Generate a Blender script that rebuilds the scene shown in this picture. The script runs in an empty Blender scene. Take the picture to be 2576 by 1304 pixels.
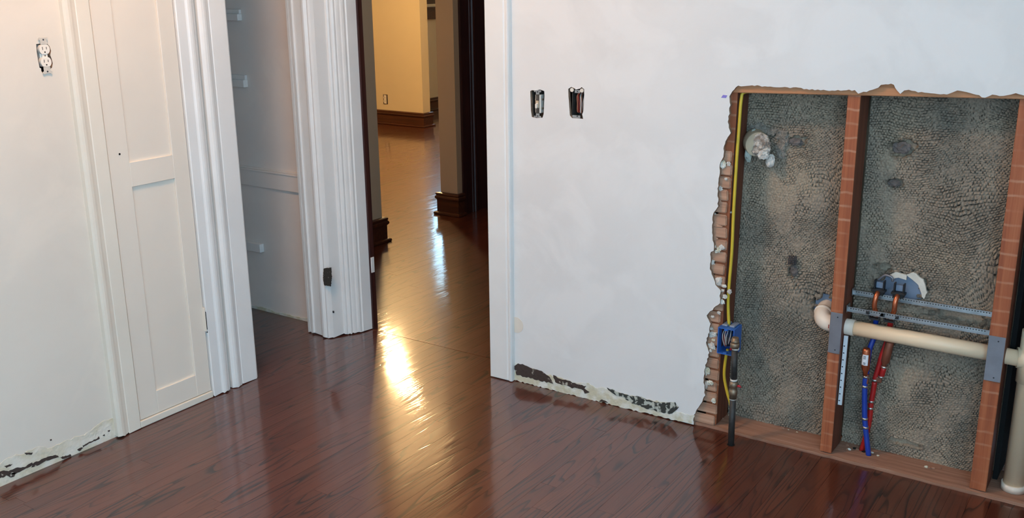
import bpy, bmesh, math, random
import numpy as np
from mathutils import Vector, Matrix
from mathutils.noise import noise as mnoise
random.seed(7)
rng = np.random.default_rng(11)
D = bpy.data
SC = bpy.context.scene
COL = SC.collection

# ------------------------------------------------------------------ camera
W, H = 2576, 1304
F_PX, YAW, PIT, ROL = 2505.107, 0.59294927, 0.27866014, -0.01038386
CPOS = np.array([2.929100, -3.024283, 1.540930])
_F = np.array([-math.sin(YAW)*math.cos(PIT), math.cos(YAW)*math.cos(PIT), -math.sin(PIT)])
_R = np.array([math.cos(YAW), math.sin(YAW), 0.0])
_U = np.cross(_R, _F)
_R2 = _R*math.cos(ROL)+_U*math.sin(ROL)
_U2 = -_R*math.sin(ROL)+_U*math.cos(ROL)
cam = D.cameras.new('camera'); camo = D.objects.new('camera', cam); COL.objects.link(camo)
cam.sensor_width = 36.0; cam.lens = 36.0*F_PX/W; cam.clip_start = 0.05
camo.matrix_world = Matrix(((_R2[0], _U2[0], -_F[0], CPOS[0]), (_R2[1], _U2[1], -_F[1], CPOS[1]),
                            (_R2[2], _U2[2], -_F[2], CPOS[2]), (0, 0, 0, 1)))
SC.camera = camo

def hit(px, py, ax, val):
    """direction of a photo pixel met with the plane coordinate[ax] = val"""
    d = _F + _R2*(px-W/2)/F_PX - _U2*(py-H/2)/F_PX
    return CPOS + d*((val-CPOS[ax])/d[ax])

# ------------------------------------------------------------------ light
SC.view_settings.view_transform = 'Standard'
SC.view_settings.look = 'None'
SC.view_settings.gamma = 1.0
SC.view_settings.use_curve_mapping = False
SC.view_settings.exposure = -0.18

world = D.worlds.new('sky'); SC.world = world; world.use_nodes = True
bg = world.node_tree.nodes['Background']
bg.inputs[0].default_value = (0.43, 0.74, 1.0, 1); bg.inputs[1].default_value = 9.0

def area(name, loc, direction, sx, sy, energy, color, portal=False):
    l = D.lights.new(name, 'AREA'); l.shape = 'RECTANGLE'; l.size = sx; l.size_y = sy
    l.energy = energy; l.color = color
    if portal: l.cycles.is_portal = True
    o = D.objects.new(name, l); COL.objects.link(o); o.location = loc
    o.rotation_euler = Vector(direction).to_track_quat('-Z', 'Z').to_euler()
    return o
ROOM_X1, ROOM_Y0, CEIL = 3.6, -4.6, 2.62
WIN = (2.0, 3.3, 0.9, 2.2)              # window of the room in the wall behind the camera: x0, x1, z0, z1
area('daylight_portal_room', ((WIN[0]+WIN[1])/2, ROOM_Y0-.06, (WIN[2]+WIN[3])/2), (0, 1, 0), WIN[1]-WIN[0], WIN[3]-WIN[2], 1, (1, 1, 1), True)
SWIN = (-4.0, -2.0, 0.75, 2.35)            # added unseen window in the side wall, to brighten the closet: y0, y1, z0, z1
area('daylight_portal_added', (ROOM_X1+.06, (SWIN[0]+SWIN[1])/2, (SWIN[2]+SWIN[3])/2), (-1, 0, 0), SWIN[1]-SWIN[0], SWIN[3]-SWIN[2], 1, (1, 1, 1), True)
FWIN = (6.0, 7.6, 1.22, 2.25)           # window of the far room in the wall x = -4.45: y0, y1, z0, z1
area('daylight_portal_far_room', (-4.56, (FWIN[0]+FWIN[1])/2, (FWIN[2]+FWIN[3])/2), (1, 0, 0), FWIN[1]-FWIN[0], FWIN[3]-FWIN[2], 1, (1, 1, 1), True)

# ------------------------------------------------------------------ materials
def nodes(name):
    m = D.materials.new(name); m.use_nodes = True
    nt = m.node_tree; b = nt.nodes['Principled BSDF']
    return m, nt, b
def N(nt, t, **kw):
    n = nt.nodes.new(t)
    for k, v in kw.items():
        if k.startswith('i_'):
            key = k[2:]; key = int(key) if key.isdigit() else key.replace('_', ' ')
            n.inputs[key].default_value = v
        else: setattr(n, k, v)
    return n
def s2l(c):
    return tuple((x/255/12.92 if x/255 <= .04045 else ((x/255+.055)/1.055)**2.4) for x in c)+(1,)
def ramp(nt, stops):
    r = N(nt, 'ShaderNodeValToRGB'); e = r.color_ramp.elements
    while len(e) < len(stops): e.new(0.5)
    for k, (p, c) in enumerate(stops):
        e[k].position = p; e[k].color = c
    return r
def plain(name, rgb, rough=0.5, metal=0.0, var=0.12, scale=18.0, bump=0.15, bscale=120.0, spec=0.5, coat=0.0, stretch=(1, 1, 1), rgb2=None, thr=None):
    """base colour with noise variation and a fine bump, in object-independent world space"""
    m, nt, b = nodes(name); L = nt.links
    g = N(nt, 'ShaderNodeNewGeometry'); mp = N(nt, 'ShaderNodeMapping'); mp.inputs['Scale'].default_value = stretch
    L.new(g.outputs['Position'], mp.inputs['Vector'])
    n = N(nt, 'ShaderNodeTexNoise', i_Scale=scale, i_Detail=4.0); L.new(mp.outputs[0], n.inputs['Vector'])
    c = s2l(rgb)
    if rgb2 is None:
        a = tuple(x*(1-var) for x in c[:3])+(1,); d = tuple(min(1, x*(1+var)) for x in c[:3])+(1,)
        r = ramp(nt, [(.3, a), (.7, d)])
    else:
        lo, hi = thr or (.4, .6)
        r = ramp(nt, [(lo, c), (hi, s2l(rgb2))])
    L.new(n.outputs['Fac'], r.inputs[0]); L.new(r.outputs[0], b.inputs['Base Color'])
    b.inputs['Roughness'].default_value = rough; b.inputs['Metallic'].default_value = metal
    b.inputs['Specular IOR Level'].default_value = spec; b.inputs['Coat Weight'].default_value = coat
    if bump:
        n2 = N(nt, 'ShaderNodeTexNoise', i_Scale=bscale, i_Detail=3.0); L.new(mp.outputs[0], n2.inputs['Vector'])
        bp = N(nt, 'ShaderNodeBump', i_Strength=bump, i_Distance=.004); L.new(n2.outputs['Fac'], bp.inputs['Height'])
        L.new(bp.outputs[0], b.inputs['Normal'])
    return m
M = {}
def wall_paint(name, rgb, patch):
    m, nt, b = nodes(name); L = nt.links
    g = N(nt, 'ShaderNodeNewGeometry')
    n1 = N(nt, 'ShaderNodeTexNoise', i_Scale=2.3, i_Detail=6.0, i_Roughness=.62, i_Distortion=.5); L.new(g.outputs['Position'], n1.inputs['Vector'])
    n2 = N(nt, 'ShaderNodeTexNoise', i_Scale=4.0, i_Detail=5.0, i_Roughness=.55, i_Distortion=.6); L.new(g.outputs['Position'], n2.inputs['Vector'])
    c = s2l(rgb); p = s2l(patch)
    r1 = ramp(nt, [(.35, tuple(x*.95 for x in c[:3])+(1,)), (.62, c)]); L.new(n1.outputs['Fac'], r1.inputs[0])
    r2 = ramp(nt, [(.5, (0, 0, 0, 1)), (.62, (.8, .8, .8, 1))]); L.new(n2.outputs['Fac'], r2.inputs[0])
    mx = N(nt, 'ShaderNodeMix', data_type='RGBA'); L.new(r2.outputs[0], mx.inputs[0]); L.new(r1.outputs[0], mx.inputs[6]); mx.inputs[7].default_value = p
    L.new(mx.outputs[2], b.inputs['Base Color'])
    b.inputs['Roughness'].default_value = .62; b.inputs['Specular IOR Level'].default_value = .35
    n3 = N(nt, 'ShaderNodeTexNoise', i_Scale=14.0, i_Detail=5.0); L.new(g.outputs['Position'], n3.inputs['Vector'])
    bp = N(nt, 'ShaderNodeBump', i_Strength=.12, i_Distance=.006); L.new(n3.outputs['Fac'], bp.inputs['Height']); L.new(bp.outputs[0], b.inputs['Normal'])
    return m
M['wall'] = wall_paint('skim_coated_plaster', (228, 226, 223), (232, 230, 227))
M['wall_left'] = wall_paint('old_wall_paint', (226, 216, 202), (230, 219, 204))
M['closet'] = wall_paint('closet_paint', (238, 228, 220), (240, 230, 221))
M['ceiling'] = plain('ceiling_paint', (235, 233, 228), .8, var=.03, scale=3, bump=.05)
M['trim'] = plain('white_trim_paint', (233, 231, 227), .32, var=.03, scale=6, bump=.12, bscale=25, spec=.5)
M['cream'] = plain('cream_trim_paint', (232, 222, 206), .34, var=.03, scale=6, bump=.12, bscale=25)
M['door'] = plain('cream_door_paint', (232, 221, 206), .36, var=.025, scale=4, bump=.1, bscale=22)
M['raw'] = plain('raw_plaster_edge', (150, 122, 100), .95, var=.3, scale=60, bump=.8, bscale=200)
M['bare'] = plain('bare_plaster', (206, 198, 172), .9, rgb2=(226, 224, 214), thr=(.42, .6), scale=22, bump=.8, bscale=70)
M['bare_left'] = plain('cream_bare_plaster', (212, 200, 174), .9, rgb2=(228, 219, 204), thr=(.4, .62), scale=16, bump=.8, bscale=70)
M['dark_patch'] = plain('old_brown_paint', (66, 52, 46), .8, rgb2=(190, 182, 166), thr=(.6, .66), scale=38, bump=.7, bscale=90)
M['green_patch'] = plain('old_dark_green_paint', (56, 58, 54), .8, rgb2=(186, 188, 176), thr=(.5, .56), scale=55, bump=.7, bscale=110)
M['rust'] = plain('bare_dark_wood', (58, 54, 48), .8, rgb2=(150, 146, 138), thr=(.66, .72), scale=90, bump=.6, bscale=150)
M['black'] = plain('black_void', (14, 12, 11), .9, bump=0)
M['steel_box'] = plain('galvanised_box', (92, 86, 80), .55, metal=.6, var=.3, scale=40)
M['galv'] = plain('galvanised_steel', (176, 178, 180), .35, metal=.9, var=.15, scale=30, bump=.1)
M['plate'] = plain('nail_plate_steel', (142, 143, 150), .42, metal=.55, var=.08, scale=30, bump=.08)
M['strapw'] = plain('pale_zinc_strap', (214, 206, 194), .45, metal=.15, var=.1, scale=60, bump=.05)
M['ivory'] = plain('ivory_plastic', (238, 228, 214), .35, var=.02, bump=0)
M['pvc'] = plain('cream_pvc', (240, 216, 182), .38, var=.04, scale=6, bump=.05, bscale=40)
M['pvc2'] = plain('pale_pvc', (238, 222, 204), .4, var=.05, scale=8, bump=.05)
M['blue'] = plain('blue_box_plastic', (52, 104, 182), .4, var=.1, bump=.05)
M['blue_top'] = plain('blue_grey_tab', (128, 140, 158), .5, var=.15)
M['pexb'] = plain('blue_pex', (30, 62, 160), .35, var=.1, bump=.03)
M['pexr'] = plain('red_pex', (176, 34, 32), .35, var=.1, bump=.03)
M['copper'] = plain('copper', (196, 112, 78), .32, metal=.85, var=.2, scale=30, bump=.05)
M['copper_dull'] = plain('dull_copper', (150, 92, 72), .5, metal=.6, var=.2, scale=30, bump=.05)
M['crimp'] = plain('steel_crimp', (190, 186, 182), .3, metal=.9, bump=.05)
M['blackpl'] = plain('black_plastic', (26, 25, 26), .5, var=.2, bump=.05)
M['iron'] = plain('black_iron', (62, 60, 58), .55, metal=.4, var=.2, scale=40, bump=.25)
M['brass'] = plain('dull_brass', (142, 124, 104), .45, metal=.7, var=.2, scale=60, bump=.1)
M['tape'] = plain('white_thread_tape', (214, 208, 198), .7, bump=.2)
M['red'] = plain('red_tag', (168, 30, 46), .5, bump=0)
M['yellow'] = plain('yellow_cable_jacket', (214, 184, 54), .45, var=.08, scale=20, bump=.06)
M['white'] = plain('white_plastic', (226, 228, 232), .45, var=.03, bump=0)
M['ink'] = plain('dark_ink', (40, 42, 50), .7, bump=0)
M['purple'] = plain('purple_marker', (128, 118, 196), .7, var=.1, bump=0)
M['foam'] = plain('crumbly_white_plaster', (196, 186, 176), .9, rgb2=(228, 222, 212), scale=30, bump=1.0, bscale=60)
M['fill'] = plain('crumpled_grey_plaster', (138, 124, 112), .9, rgb2=(214, 204, 192), thr=(.4, .62), scale=55, bump=1.0, bscale=110)
M['tan'] = plain('tan_pipe_cap', (196, 176, 148), .6, var=.12, bump=.3)
M['palegrey'] = plain('pale_green_grey_plastic', (176, 182, 172), .5, var=.1, bump=.3)
M['tin'] = plain('blue_grey_sheet_metal', (128, 144, 166), .4, metal=.3, var=.12, scale=14, bump=.1)
M['cement'] = plain('grey_mortar', (110, 102, 98), .95, var=.3, scale=40, bump=1, bscale=80)
M['mortar'] = plain('pale_mortar', (142, 132, 120), .95, var=.35, scale=60, bump=1, bscale=110)
M['wirew'] = plain('white_wire', (206, 200, 194), .4, bump=0)
M['wirer'] = plain('red_wire', (150, 44, 36), .4, bump=0)
M['wirek'] = plain('black_wire', (30, 29, 30), .4, bump=0)
M['wirec'] = plain('cloth_wire', (168, 104, 78), .6, bump=0)
M['rim'] = plain('torn_paper_rim', (222, 214, 200), .9, var=.1, bump=.4)
M['beige'] = plain('beige_wall_paint', (196, 176, 148), .6, var=.03, scale=2, bump=.08, bscale=20)
M['yellow_wall'] = plain('warm_cream_wall_paint', (232, 214, 178), .6, var=.03, scale=2, bump=.06, bscale=20)
M['lampglass'] = None

def wood(name, base, dark, light=None, rough=.6, axis='Z', scale=1.0, marks=False, spec=.4):
    """sawn timber: streaks along an axis; marks = pale lime lines every lath course"""
    m, nt, b = nodes(name); L = nt.links
    g = N(nt, 'ShaderNodeNewGeometry'); oi = N(nt, 'ShaderNodeObjectInfo')
    off = N(nt, 'ShaderNodeVectorMath', operation='SCALE'); off.inputs[0].default_value = (31, 17, 23); L.new(oi.outputs['Random'], off.inputs['Scale'])
    ad = N(nt, 'ShaderNodeVectorMath', operation='ADD'); L.new(g.outputs['Position'], ad.inputs[0]); L.new(off.outputs[0], ad.inputs[1])
    mp = N(nt, 'ShaderNodeMapping'); L.new(ad.outputs[0], mp.inputs['Vector'])
    st = {'X': (2, 60, 60), 'Y': (60, 2, 60), 'Z': (60, 60, 2)}[axis]
    mp.inputs['Scale'].default_value = tuple(v*scale for v in st)
    n = N(nt, 'ShaderNodeTexNoise', i_Scale=1.0, i_Detail=6.0, i_Roughness=.65); L.new(mp.outputs[0], n.inputs['Vector'])
    r = ramp(nt, [(.28, s2l(dark)), (.5, s2l(base)), (.75, s2l(light or base))]); L.new(n.outputs['Fac'], r.inputs[0])
    out = r.outputs[0]
    if marks:
        sp = N(nt, 'ShaderNodeSeparateXYZ'); L.new(g.outputs['Position'], sp.inputs[0])
        nz = N(nt, 'ShaderNodeTexNoise', i_Scale=22.0, i_Detail=3.0); L.new(ad.outputs[0], nz.inputs['Vector'])
        a1 = N(nt, 'ShaderNodeMath', operation='MULTIPLY_ADD'); L.new(nz.outputs['Fac'], a1.inputs[0]); a1.inputs[1].default_value = .012; L.new(sp.outputs[2], a1.inputs[2])
        dv = N(nt, 'ShaderNodeMath', operation='DIVIDE'); L.new(a1.outputs[0], dv.inputs[0]); dv.inputs[1].default_value = .0425
        fr = N(nt, 'ShaderNodeMath', operation='FRACT'); L.new(dv.outputs[0], fr.inputs[0])
        rr = ramp(nt, [(.0, (1, 1, 1, 1)), (.05, (1, 1, 1, 1)), (.13, (0, 0, 0, 1)), (.9, (0, 0, 0, 1)), (.98, (1, 1, 1, 1))]); L.new(fr.outputs[0], rr.inputs[0])
        n5 = N(nt, 'ShaderNodeTexNoise', i_Scale=9.0, i_Detail=4.0); L.new(ad.outputs[0], n5.inputs['Vector'])
        r5 = ramp(nt, [(.42, (.04, .04, .04, 1)), (.68, (.4, .4, .4, 1))]); L.new(n5.outputs['Fac'], r5.inputs[0])
        mm = N(nt, 'ShaderNodeMath', operation='MULTIPLY'); L.new(rr.outputs[0], mm.inputs[0]); L.new(r5.outputs[0], mm.inputs[1])
        mx = N(nt, 'ShaderNodeMix', data_type='RGBA'); L.new(mm.outputs[0], mx.inputs[0]); L.new(out, mx.inputs[6]); mx.inputs[7].default_value = s2l((214, 176, 146))
        out = mx.outputs[2]
    L.new(out, b.inputs['Base Color']); b.inputs['Roughness'].default_value = rough; b.inputs['Specular IOR Level'].default_value = spec
    bp = N(nt, 'ShaderNodeBump', i_Strength=.3, i_Distance=.002); L.new(n.outputs['Fac'], bp.inputs['Height']); L.new(bp.outputs[0], b.inputs['Normal'])
    return m
M['stud'] = wood('old_fir_stud', (164, 92, 58), (134, 70, 44), (182, 112, 74), marks=True)
M['stud_shaded'] = wood('shaded_fir_stud_side', (108, 62, 44), (80, 44, 32), (126, 76, 54))  # same timber without lime marks, side shade put into a darker colour
M['lath'] = wood('weathered_wood_lath', (182, 140, 114), (146, 104, 82), (202, 162, 136), axis='X', rough=.8)
M['toplath'] = wood('orange_wood_lath', (190, 132, 92), (160, 104, 70), (206, 150, 110), axis='X', rough=.75)
M['sill'] = wood('dusty_sill_timber', (158, 116, 94), (124, 86, 70), (182, 142, 120), axis='X', rough=.85)
M['darkwood'] = wood('dark_stained_trim', (58, 30, 28), (38, 18, 18), (76, 42, 36), rough=.35, spec=.5)
M['darkbase'] = wood('brown_stained_baseboard', (74, 40, 26), (48, 24, 16), (96, 54, 34), axis='X', rough=.3, spec=.5)

def floor_mat():
    m, nt, b = nodes('dark_stained_oak'); L = nt.links
    g = N(nt, 'ShaderNodeNewGeometry'); oi = N(nt, 'ShaderNodeObjectInfo')
    off = N(nt, 'ShaderNodeVectorMath', operation='SCALE'); off.inputs[0].default_value = (57, 91, 0); L.new(oi.outputs['Random'], off.inputs['Scale'])
    ad = N(nt, 'ShaderNodeVectorMath', operation='ADD'); L.new(g.outputs['Position'], ad.inputs[0]); L.new(off.outputs[0], ad.inputs[1])
    # cathedral figure: contour lines of a noise stretched along the board
    mp = N(nt, 'ShaderNodeMapping'); mp.inputs['Scale'].default_value = (13, 1.15, 1); L.new(ad.outputs[0], mp.inputs['Vector'])
    n = N(nt, 'ShaderNodeTexNoise', i_Scale=1.0, i_Detail=1.5, i_Roughness=.45, i_Distortion=.25); L.new(mp.outputs[0], n.inputs['Vector'])
    mu = N(nt, 'ShaderNodeMath', operation='MULTIPLY'); L.new(n.outputs['Fac'], mu.inputs[0]); mu.inputs[1].default_value = 11.0
    fr = N(nt, 'ShaderNodeMath', operation='FRACT'); L.new(mu.outputs[0], fr.inputs[0])
    r = ramp(nt, [(0, (1, 1, 1, 1)), (.09, (.85, .85, .85, 1)), (.26, (.18, .18, .18, 1)), (.85, (0, 0, 0, 1)), (.97, (.3, .3, .3, 1)), (1, (1, 1, 1, 1))]); L.new(fr.outputs[0], r.inputs[0])
    # open pores
    mp2 = N(nt, 'ShaderNodeMapping'); mp2.inputs['Scale'].default_value = (330, 9, 1); L.new(ad.outputs[0], mp2.inputs['Vector'])
    n2 = N(nt, 'ShaderNodeTexNoise', i_Scale=1.0, i_Detail=3.0, i_Roughness=.6); L.new(mp2.outputs[0], n2.inputs['Vector'])
    r2 = ramp(nt, [(.48, (0, 0, 0, 1)), (.68, (.7, .7, .7, 1))]); L.new(n2.outputs['Fac'], r2.inputs[0])
    # slow mask, so some boards carry strong figure and others are calm
    mp3 = N(nt, 'ShaderNodeMapping'); mp3.inputs['Scale'].default_value = (5, 1.1, 1); L.new(ad.outputs[0], mp3.inputs['Vector'])
    n3 = N(nt, 'ShaderNodeTexNoise', i_Scale=1.0, i_Detail=2.0); L.new(mp3.outputs[0], n3.inputs['Vector'])
    r3 = ramp(nt, [(.38, (.3, .3, .3, 1)), (.6, (1, 1, 1, 1))]); L.new(n3.outputs['Fac'], r3.inputs[0])
    mm = N(nt, 'ShaderNodeMath', operation='MULTIPLY'); L.new(r.outputs[0], mm.inputs[0]); L.new(r3.outputs[0], mm.inputs[1])
    m2 = N(nt, 'ShaderNodeMath', operation='MULTIPLY'); L.new(r2.outputs[0], m2.inputs[0]); m2.inputs[1].default_value = .5
    mxm = N(nt, 'ShaderNodeMath', operation='MAXIMUM'); L.new(mm.outputs[0], mxm.inputs[0]); L.new(m2.outputs[0], mxm.inputs[1])
    tone = ramp(nt, [(0, (.092, .022, .011, 1)), (.5, (.106, .027, .013, 1)), (1, (.122, .033, .017, 1))]); L.new(oi.outputs['Random'], tone.inputs[0])
    mx = N(nt, 'ShaderNodeMix', data_type='RGBA'); L.new(mxm.outputs[0], mx.inputs[0]); L.new(tone.outputs[0], mx.inputs[6]); mx.inputs[7].default_value = (.014, .005, .004, 1)
    L.new(mx.outputs[2], b.inputs['Base Color'])
    b.inputs['Roughness'].default_value = .35; b.inputs['Specular IOR Level'].default_value = .2
    b.inputs['Coat Weight'].default_value = 1.0; b.inputs['Coat Roughness'].default_value = .088; b.inputs['Coat IOR'].default_value = 1.54
    bp = N(nt, 'ShaderNodeBump', i_Strength=.12, i_Distance=.001); bp.invert = True; L.new(mxm.outputs[0], bp.inputs['Height'])
    # faint cupping of the boards and brush waves in the varnish
    mp4 = N(nt, 'ShaderNodeMapping'); mp4.inputs['Scale'].default_value = (26, 5, 1); L.new(ad.outputs[0], mp4.inputs['Vector'])
    n4 = N(nt, 'ShaderNodeTexNoise', i_Scale=1.0, i_Detail=2.0); L.new(mp4.outputs[0], n4.inputs['Vector'])
    bp2 = N(nt, 'ShaderNodeBump', i_Strength=.10, i_Distance=.004); L.new(n4.outputs['Fac'], bp2.inputs['Height']); L.new(bp.outputs[0], bp2.inputs['Normal'])
    L.new(bp2.outputs[0], b.inputs['Normal']); L.new(bp2.outputs[0], b.inputs['Coat Normal'])
    return m
M['floor'] = floor_mat()

def mesh_lath_mat():
    m, nt, b = nodes('plaster_keys_in_metal_lath'); L = nt.links
    g = N(nt, 'ShaderNodeNewGeometry'); at = N(nt, 'ShaderNodeAttribute'); at.attribute_name = 'strand'  # strand attribute also carries the shade painted into the slits
    n = N(nt, 'ShaderNodeTexNoise', i_Scale=5.0, i_Detail=5.0, i_Roughness=.6); L.new(g.outputs['Position'], n.inputs['Vector'])
    r = ramp(nt, [(.32, s2l((140, 130, 116))), (.5, s2l((160, 144, 126))), (.66, s2l((174, 156, 134)))]); L.new(n.outputs['Fac'], r.inputs[0])
    n2 = N(nt, 'ShaderNodeTexNoise', i_Scale=160.0, i_Detail=3.0); L.new(g.outputs['Position'], n2.inputs['Vector'])
    r2 = ramp(nt, [(.3, (.72, .72, .72, 1)), (.7, (1.1, 1.1, 1.1, 1))]); L.new(n2.outputs['Fac'], r2.inputs[0])
    mu = N(nt, 'ShaderNodeMix', data_type='RGBA', blend_type='MULTIPLY'); mu.inputs[0].default_value = 1.0
    L.new(r.outputs[0], mu.inputs[6]); L.new(r2.outputs[0], mu.inputs[7])
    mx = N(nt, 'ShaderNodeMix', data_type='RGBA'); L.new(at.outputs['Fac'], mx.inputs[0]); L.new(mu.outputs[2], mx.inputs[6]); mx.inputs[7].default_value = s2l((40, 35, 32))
    L.new(mx.outputs[2], b.inputs['Base Color']); b.inputs['Roughness'].default_value = .9; b.inputs['Specular IOR Level'].default_value = .2
    return m
M['meshlath'] = mesh_lath_mat()

def glow(name, color, strength):
    m, nt, b = nodes(name); b.inputs['Base Color'].default_value = (.9, .85, .75, 1)
    b.inputs['Emission Color'].default_value = color; b.inputs['Emission Strength'].default_value = strength
    return m

# ------------------------------------------------------------------ mesh helpers
WORLD_EMPTIES = set()       # things whose parts are written in room coordinates
def link(name, me, mat, parent=None):
    o = D.objects.new(name, me); COL.objects.link(o)
    if mat is not None:
        for mm in (mat if isinstance(mat, (list, tuple)) else [mat]): me.materials.append(mm)
    if parent is not None:
        o.parent = parent
        if parent.name in WORLD_EMPTIES: o.matrix_parent_inverse = Matrix.Translation(parent.location).inverted()
    return o
def from_bm(name, bm, mat, parent=None, smooth=False, recalc=True):
    if recalc: bmesh.ops.recalc_face_normals(bm, faces=bm.faces)
    me = D.meshes.new(name); bm.to_mesh(me); bm.free()
    if smooth:
        for p in me.polygons: p.use_smooth = True
    return link(name, me, mat, parent)
def tag(o, label=None, cat=None, group=None, kind=None):
    for k, v in (('label', label), ('category', cat), ('group', group), ('kind', kind)):
        if v: o[k] = v
    return o
def empty(name, loc=(0, 0, 0), rz=0.0, label=None, cat=None, group=None):
    o = D.objects.new(name, None); COL.objects.link(o); o.location = loc; o.rotation_euler = (0, 0, rz); o.empty_display_size = .02
    return tag(o, label, cat, group)
def thing(name, loc, label, cat, group=None):
    o = empty(name, loc, 0, label, cat, group); WORLD_EMPTIES.add(o.name); return o
def add_box(bm, x0, x1, y0, y1, z0, z1):
    v = [bm.verts.new(c) for c in ((x0, y0, z0), (x1, y0, z0), (x1, y1, z0), (x0, y1, z0), (x0, y0, z1), (x1, y0, z1), (x1, y1, z1), (x0, y1, z1))]
    for f in ((3, 2, 1, 0), (4, 5, 6, 7), (0, 1, 5, 4), (1, 2, 6, 5), (2, 3, 7, 6), (3, 0, 4, 7)): bm.faces.new([v[k] for k in f])
    return v
def box(name, x0, x1, y0, y1, z0, z1, mat, parent=None, bevel=0.0, seg=2):
    bm = bmesh.new(); add_box(bm, x0, x1, y0, y1, z0, z1)
    if bevel: bmesh.ops.bevel(bm, geom=bm.edges[:], offset=bevel, segments=seg, affect='EDGES', profile=.6)
    return from_bm(name, bm, mat, parent)
def add_prism(bm, pts, z0, z1):
    a = [bm.verts.new((x, y, z0)) for x, y in pts]; c = [bm.verts.new((x, y, z1)) for x, y in pts]
    n = len(pts)
    for k in range(n): bm.faces.new((a[k], a[(k+1) % n], c[(k+1) % n], c[k]))
    bm.faces.new(a[::-1]); bm.faces.new(c)
def prism(name, pts, z0, z1, mat, parent=None, ragged=0.0):
    """plan outline extruded upward; ragged lifts the bottom vertices unevenly"""
    bm = bmesh.new(); add_prism(bm, pts, z0, z1)
    if ragged:
        for v in bm.verts:
            if v.co.z < z0+1e-6: v.co.z += ragged*random.random()
    return from_bm(name, bm, mat, parent)
def tube_bm(bm, pts, radii, seg=14, caps=True):
    pts = [Vector(p) for p in pts]
    if not isinstance(radii, (list, tuple)): radii = [radii]*len(pts)
    t0 = (pts[1]-pts[0]).normalized(); up = Vector((0, 0, 1)) if abs(t0.z) < .9 else Vector((1, 0, 0))
    nrm = t0.cross(up).normalized(); rings = []
    for k, p in enumerate(pts):
        if k == 0: t = pts[1]-pts[0]
        elif k == len(pts)-1: t = pts[-1]-pts[-2]
        else: t = (pts[k+1]-p).normalized()+(p-pts[k-1]).normalized()
        if t.length < 1e-9: t = t0.copy()
        t.normalize(); nrm = (nrm-t*nrm.dot(t)); nrm.normalize(); b = t.cross(nrm)
        rings.append([bm.verts.new(p+(nrm*math.cos(2*math.pi*s/seg)+b*math.sin(2*math.pi*s/seg))*radii[k]) for s in range(seg)])
    for a, c in zip(rings, rings[1:]):
        for s in range(seg): bm.faces.new((a[s], a[(s+1) % seg], c[(s+1) % seg], c[s]))
    if caps: bm.faces.new(rings[0][::-1]); bm.faces.new(rings[-1])
def tube(name, pts, radii, mat, parent=None, seg=14):
    bm = bmesh.new(); tube_bm(bm, pts, radii, seg)
    o = from_bm(name, bm, mat, parent)
    for p in o.data.polygons: p.use_smooth = len(p.vertices) == 4
    return o
def smooth_path(pts, n=6):
    """Catmull-Rom through the points"""
    P = [Vector(p) for p in pts]; P = [P[0]*2-P[1]]+P+[P[-1]*2-P[-2]]; out = []
    for k in range(1, len(P)-2):
        for s in range(n):
            t = s/n; a, b, c, d = P[k-1], P[k], P[k+1], P[k+2]
            out.append(.5*((2*b)+(c-a)*t+(2*a-5*b+4*c-d)*t*t+(3*b-a-3*c+d)*t**3))
    out.append(P[-2]); return out
def jag(pts, amp, step, closed=False, seed=1):
    """break a polyline into short uneven steps"""
    r = random.Random(seed); out = []
    n = len(pts); rngk = range(n if closed else n-1)
    for k in rngk:
        a, b = Vector(pts[k]), Vector(pts[(k+1) % n]); L = (b-a).length; m = max(1, int(L/step))
        nrm = Vector((-(b-a).y, (b-a).x)).normalized() if L > 1e-9 else Vector((0, 0))
        for s in range(m):
            q = a.lerp(b, s/m)
            if s or k: q = q+nrm*r.uniform(-amp, amp)
            out.append((q.x, q.y))
    if not closed: out.append(tuple(pts[-1]))
    return out
def sheet(name, loops, plane, d0, d1, mats, parent=None):
    """flat outline with holes, given thickness. plane 'xz': loop (x,z), depth y; 'yz': loop (y,z), depth x.
    first material on the two broad faces, second (if any) on the cut edges"""
    cu = D.curves.new('tmp', 'CURVE'); cu.dimensions = '2D'; cu.fill_mode = 'BOTH'; cu.extrude = abs(d1-d0)/2
    for lp in loops:
        sp = cu.splines.new('POLY'); sp.points.add(len(lp)-1)
        for k, (a, b) in enumerate(lp): sp.points[k].co = (a, b, 0, 1)
        sp.use_cyclic_u = True
    co = D.objects.new('tmp', cu); COL.objects.link(co); bpy.context.view_layer.update()
    dg = bpy.context.evaluated_depsgraph_get(); me = D.meshes.new_from_object(co.evaluated_get(dg), depsgraph=dg)
    D.objects.remove(co); D.curves.remove(cu)
    mid = (d0+d1)/2
    for v in me.vertices:
        a, b, c = v.co
        v.co = (a, mid+c, b) if plane == 'xz' else (mid+c, a, b)
    me.name = name; me.materials.clear()
    bm = bmesh.new(); bm.from_mesh(me); bmesh.ops.remove_doubles(bm, verts=bm.verts, dist=1e-6); bmesh.ops.recalc_face_normals(bm, faces=bm.faces)
    ax = 1 if plane == 'xz' else 0
    for f in bm.faces: f.material_index = 0 if abs(f.normal[ax]) > .7 else (1 if isinstance(mats, (list, tuple)) and len(mats) > 1 else 0); f.smooth = False
    bm.to_mesh(me); bm.free()
    return link(name, me, mats, parent)
def px_loop(pts, ax, val):
    o = [hit(a, b, ax, val) for a, b in pts]
    return [(q[0], q[2]) if ax == 1 else (q[1], q[2]) for q in o]
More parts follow.
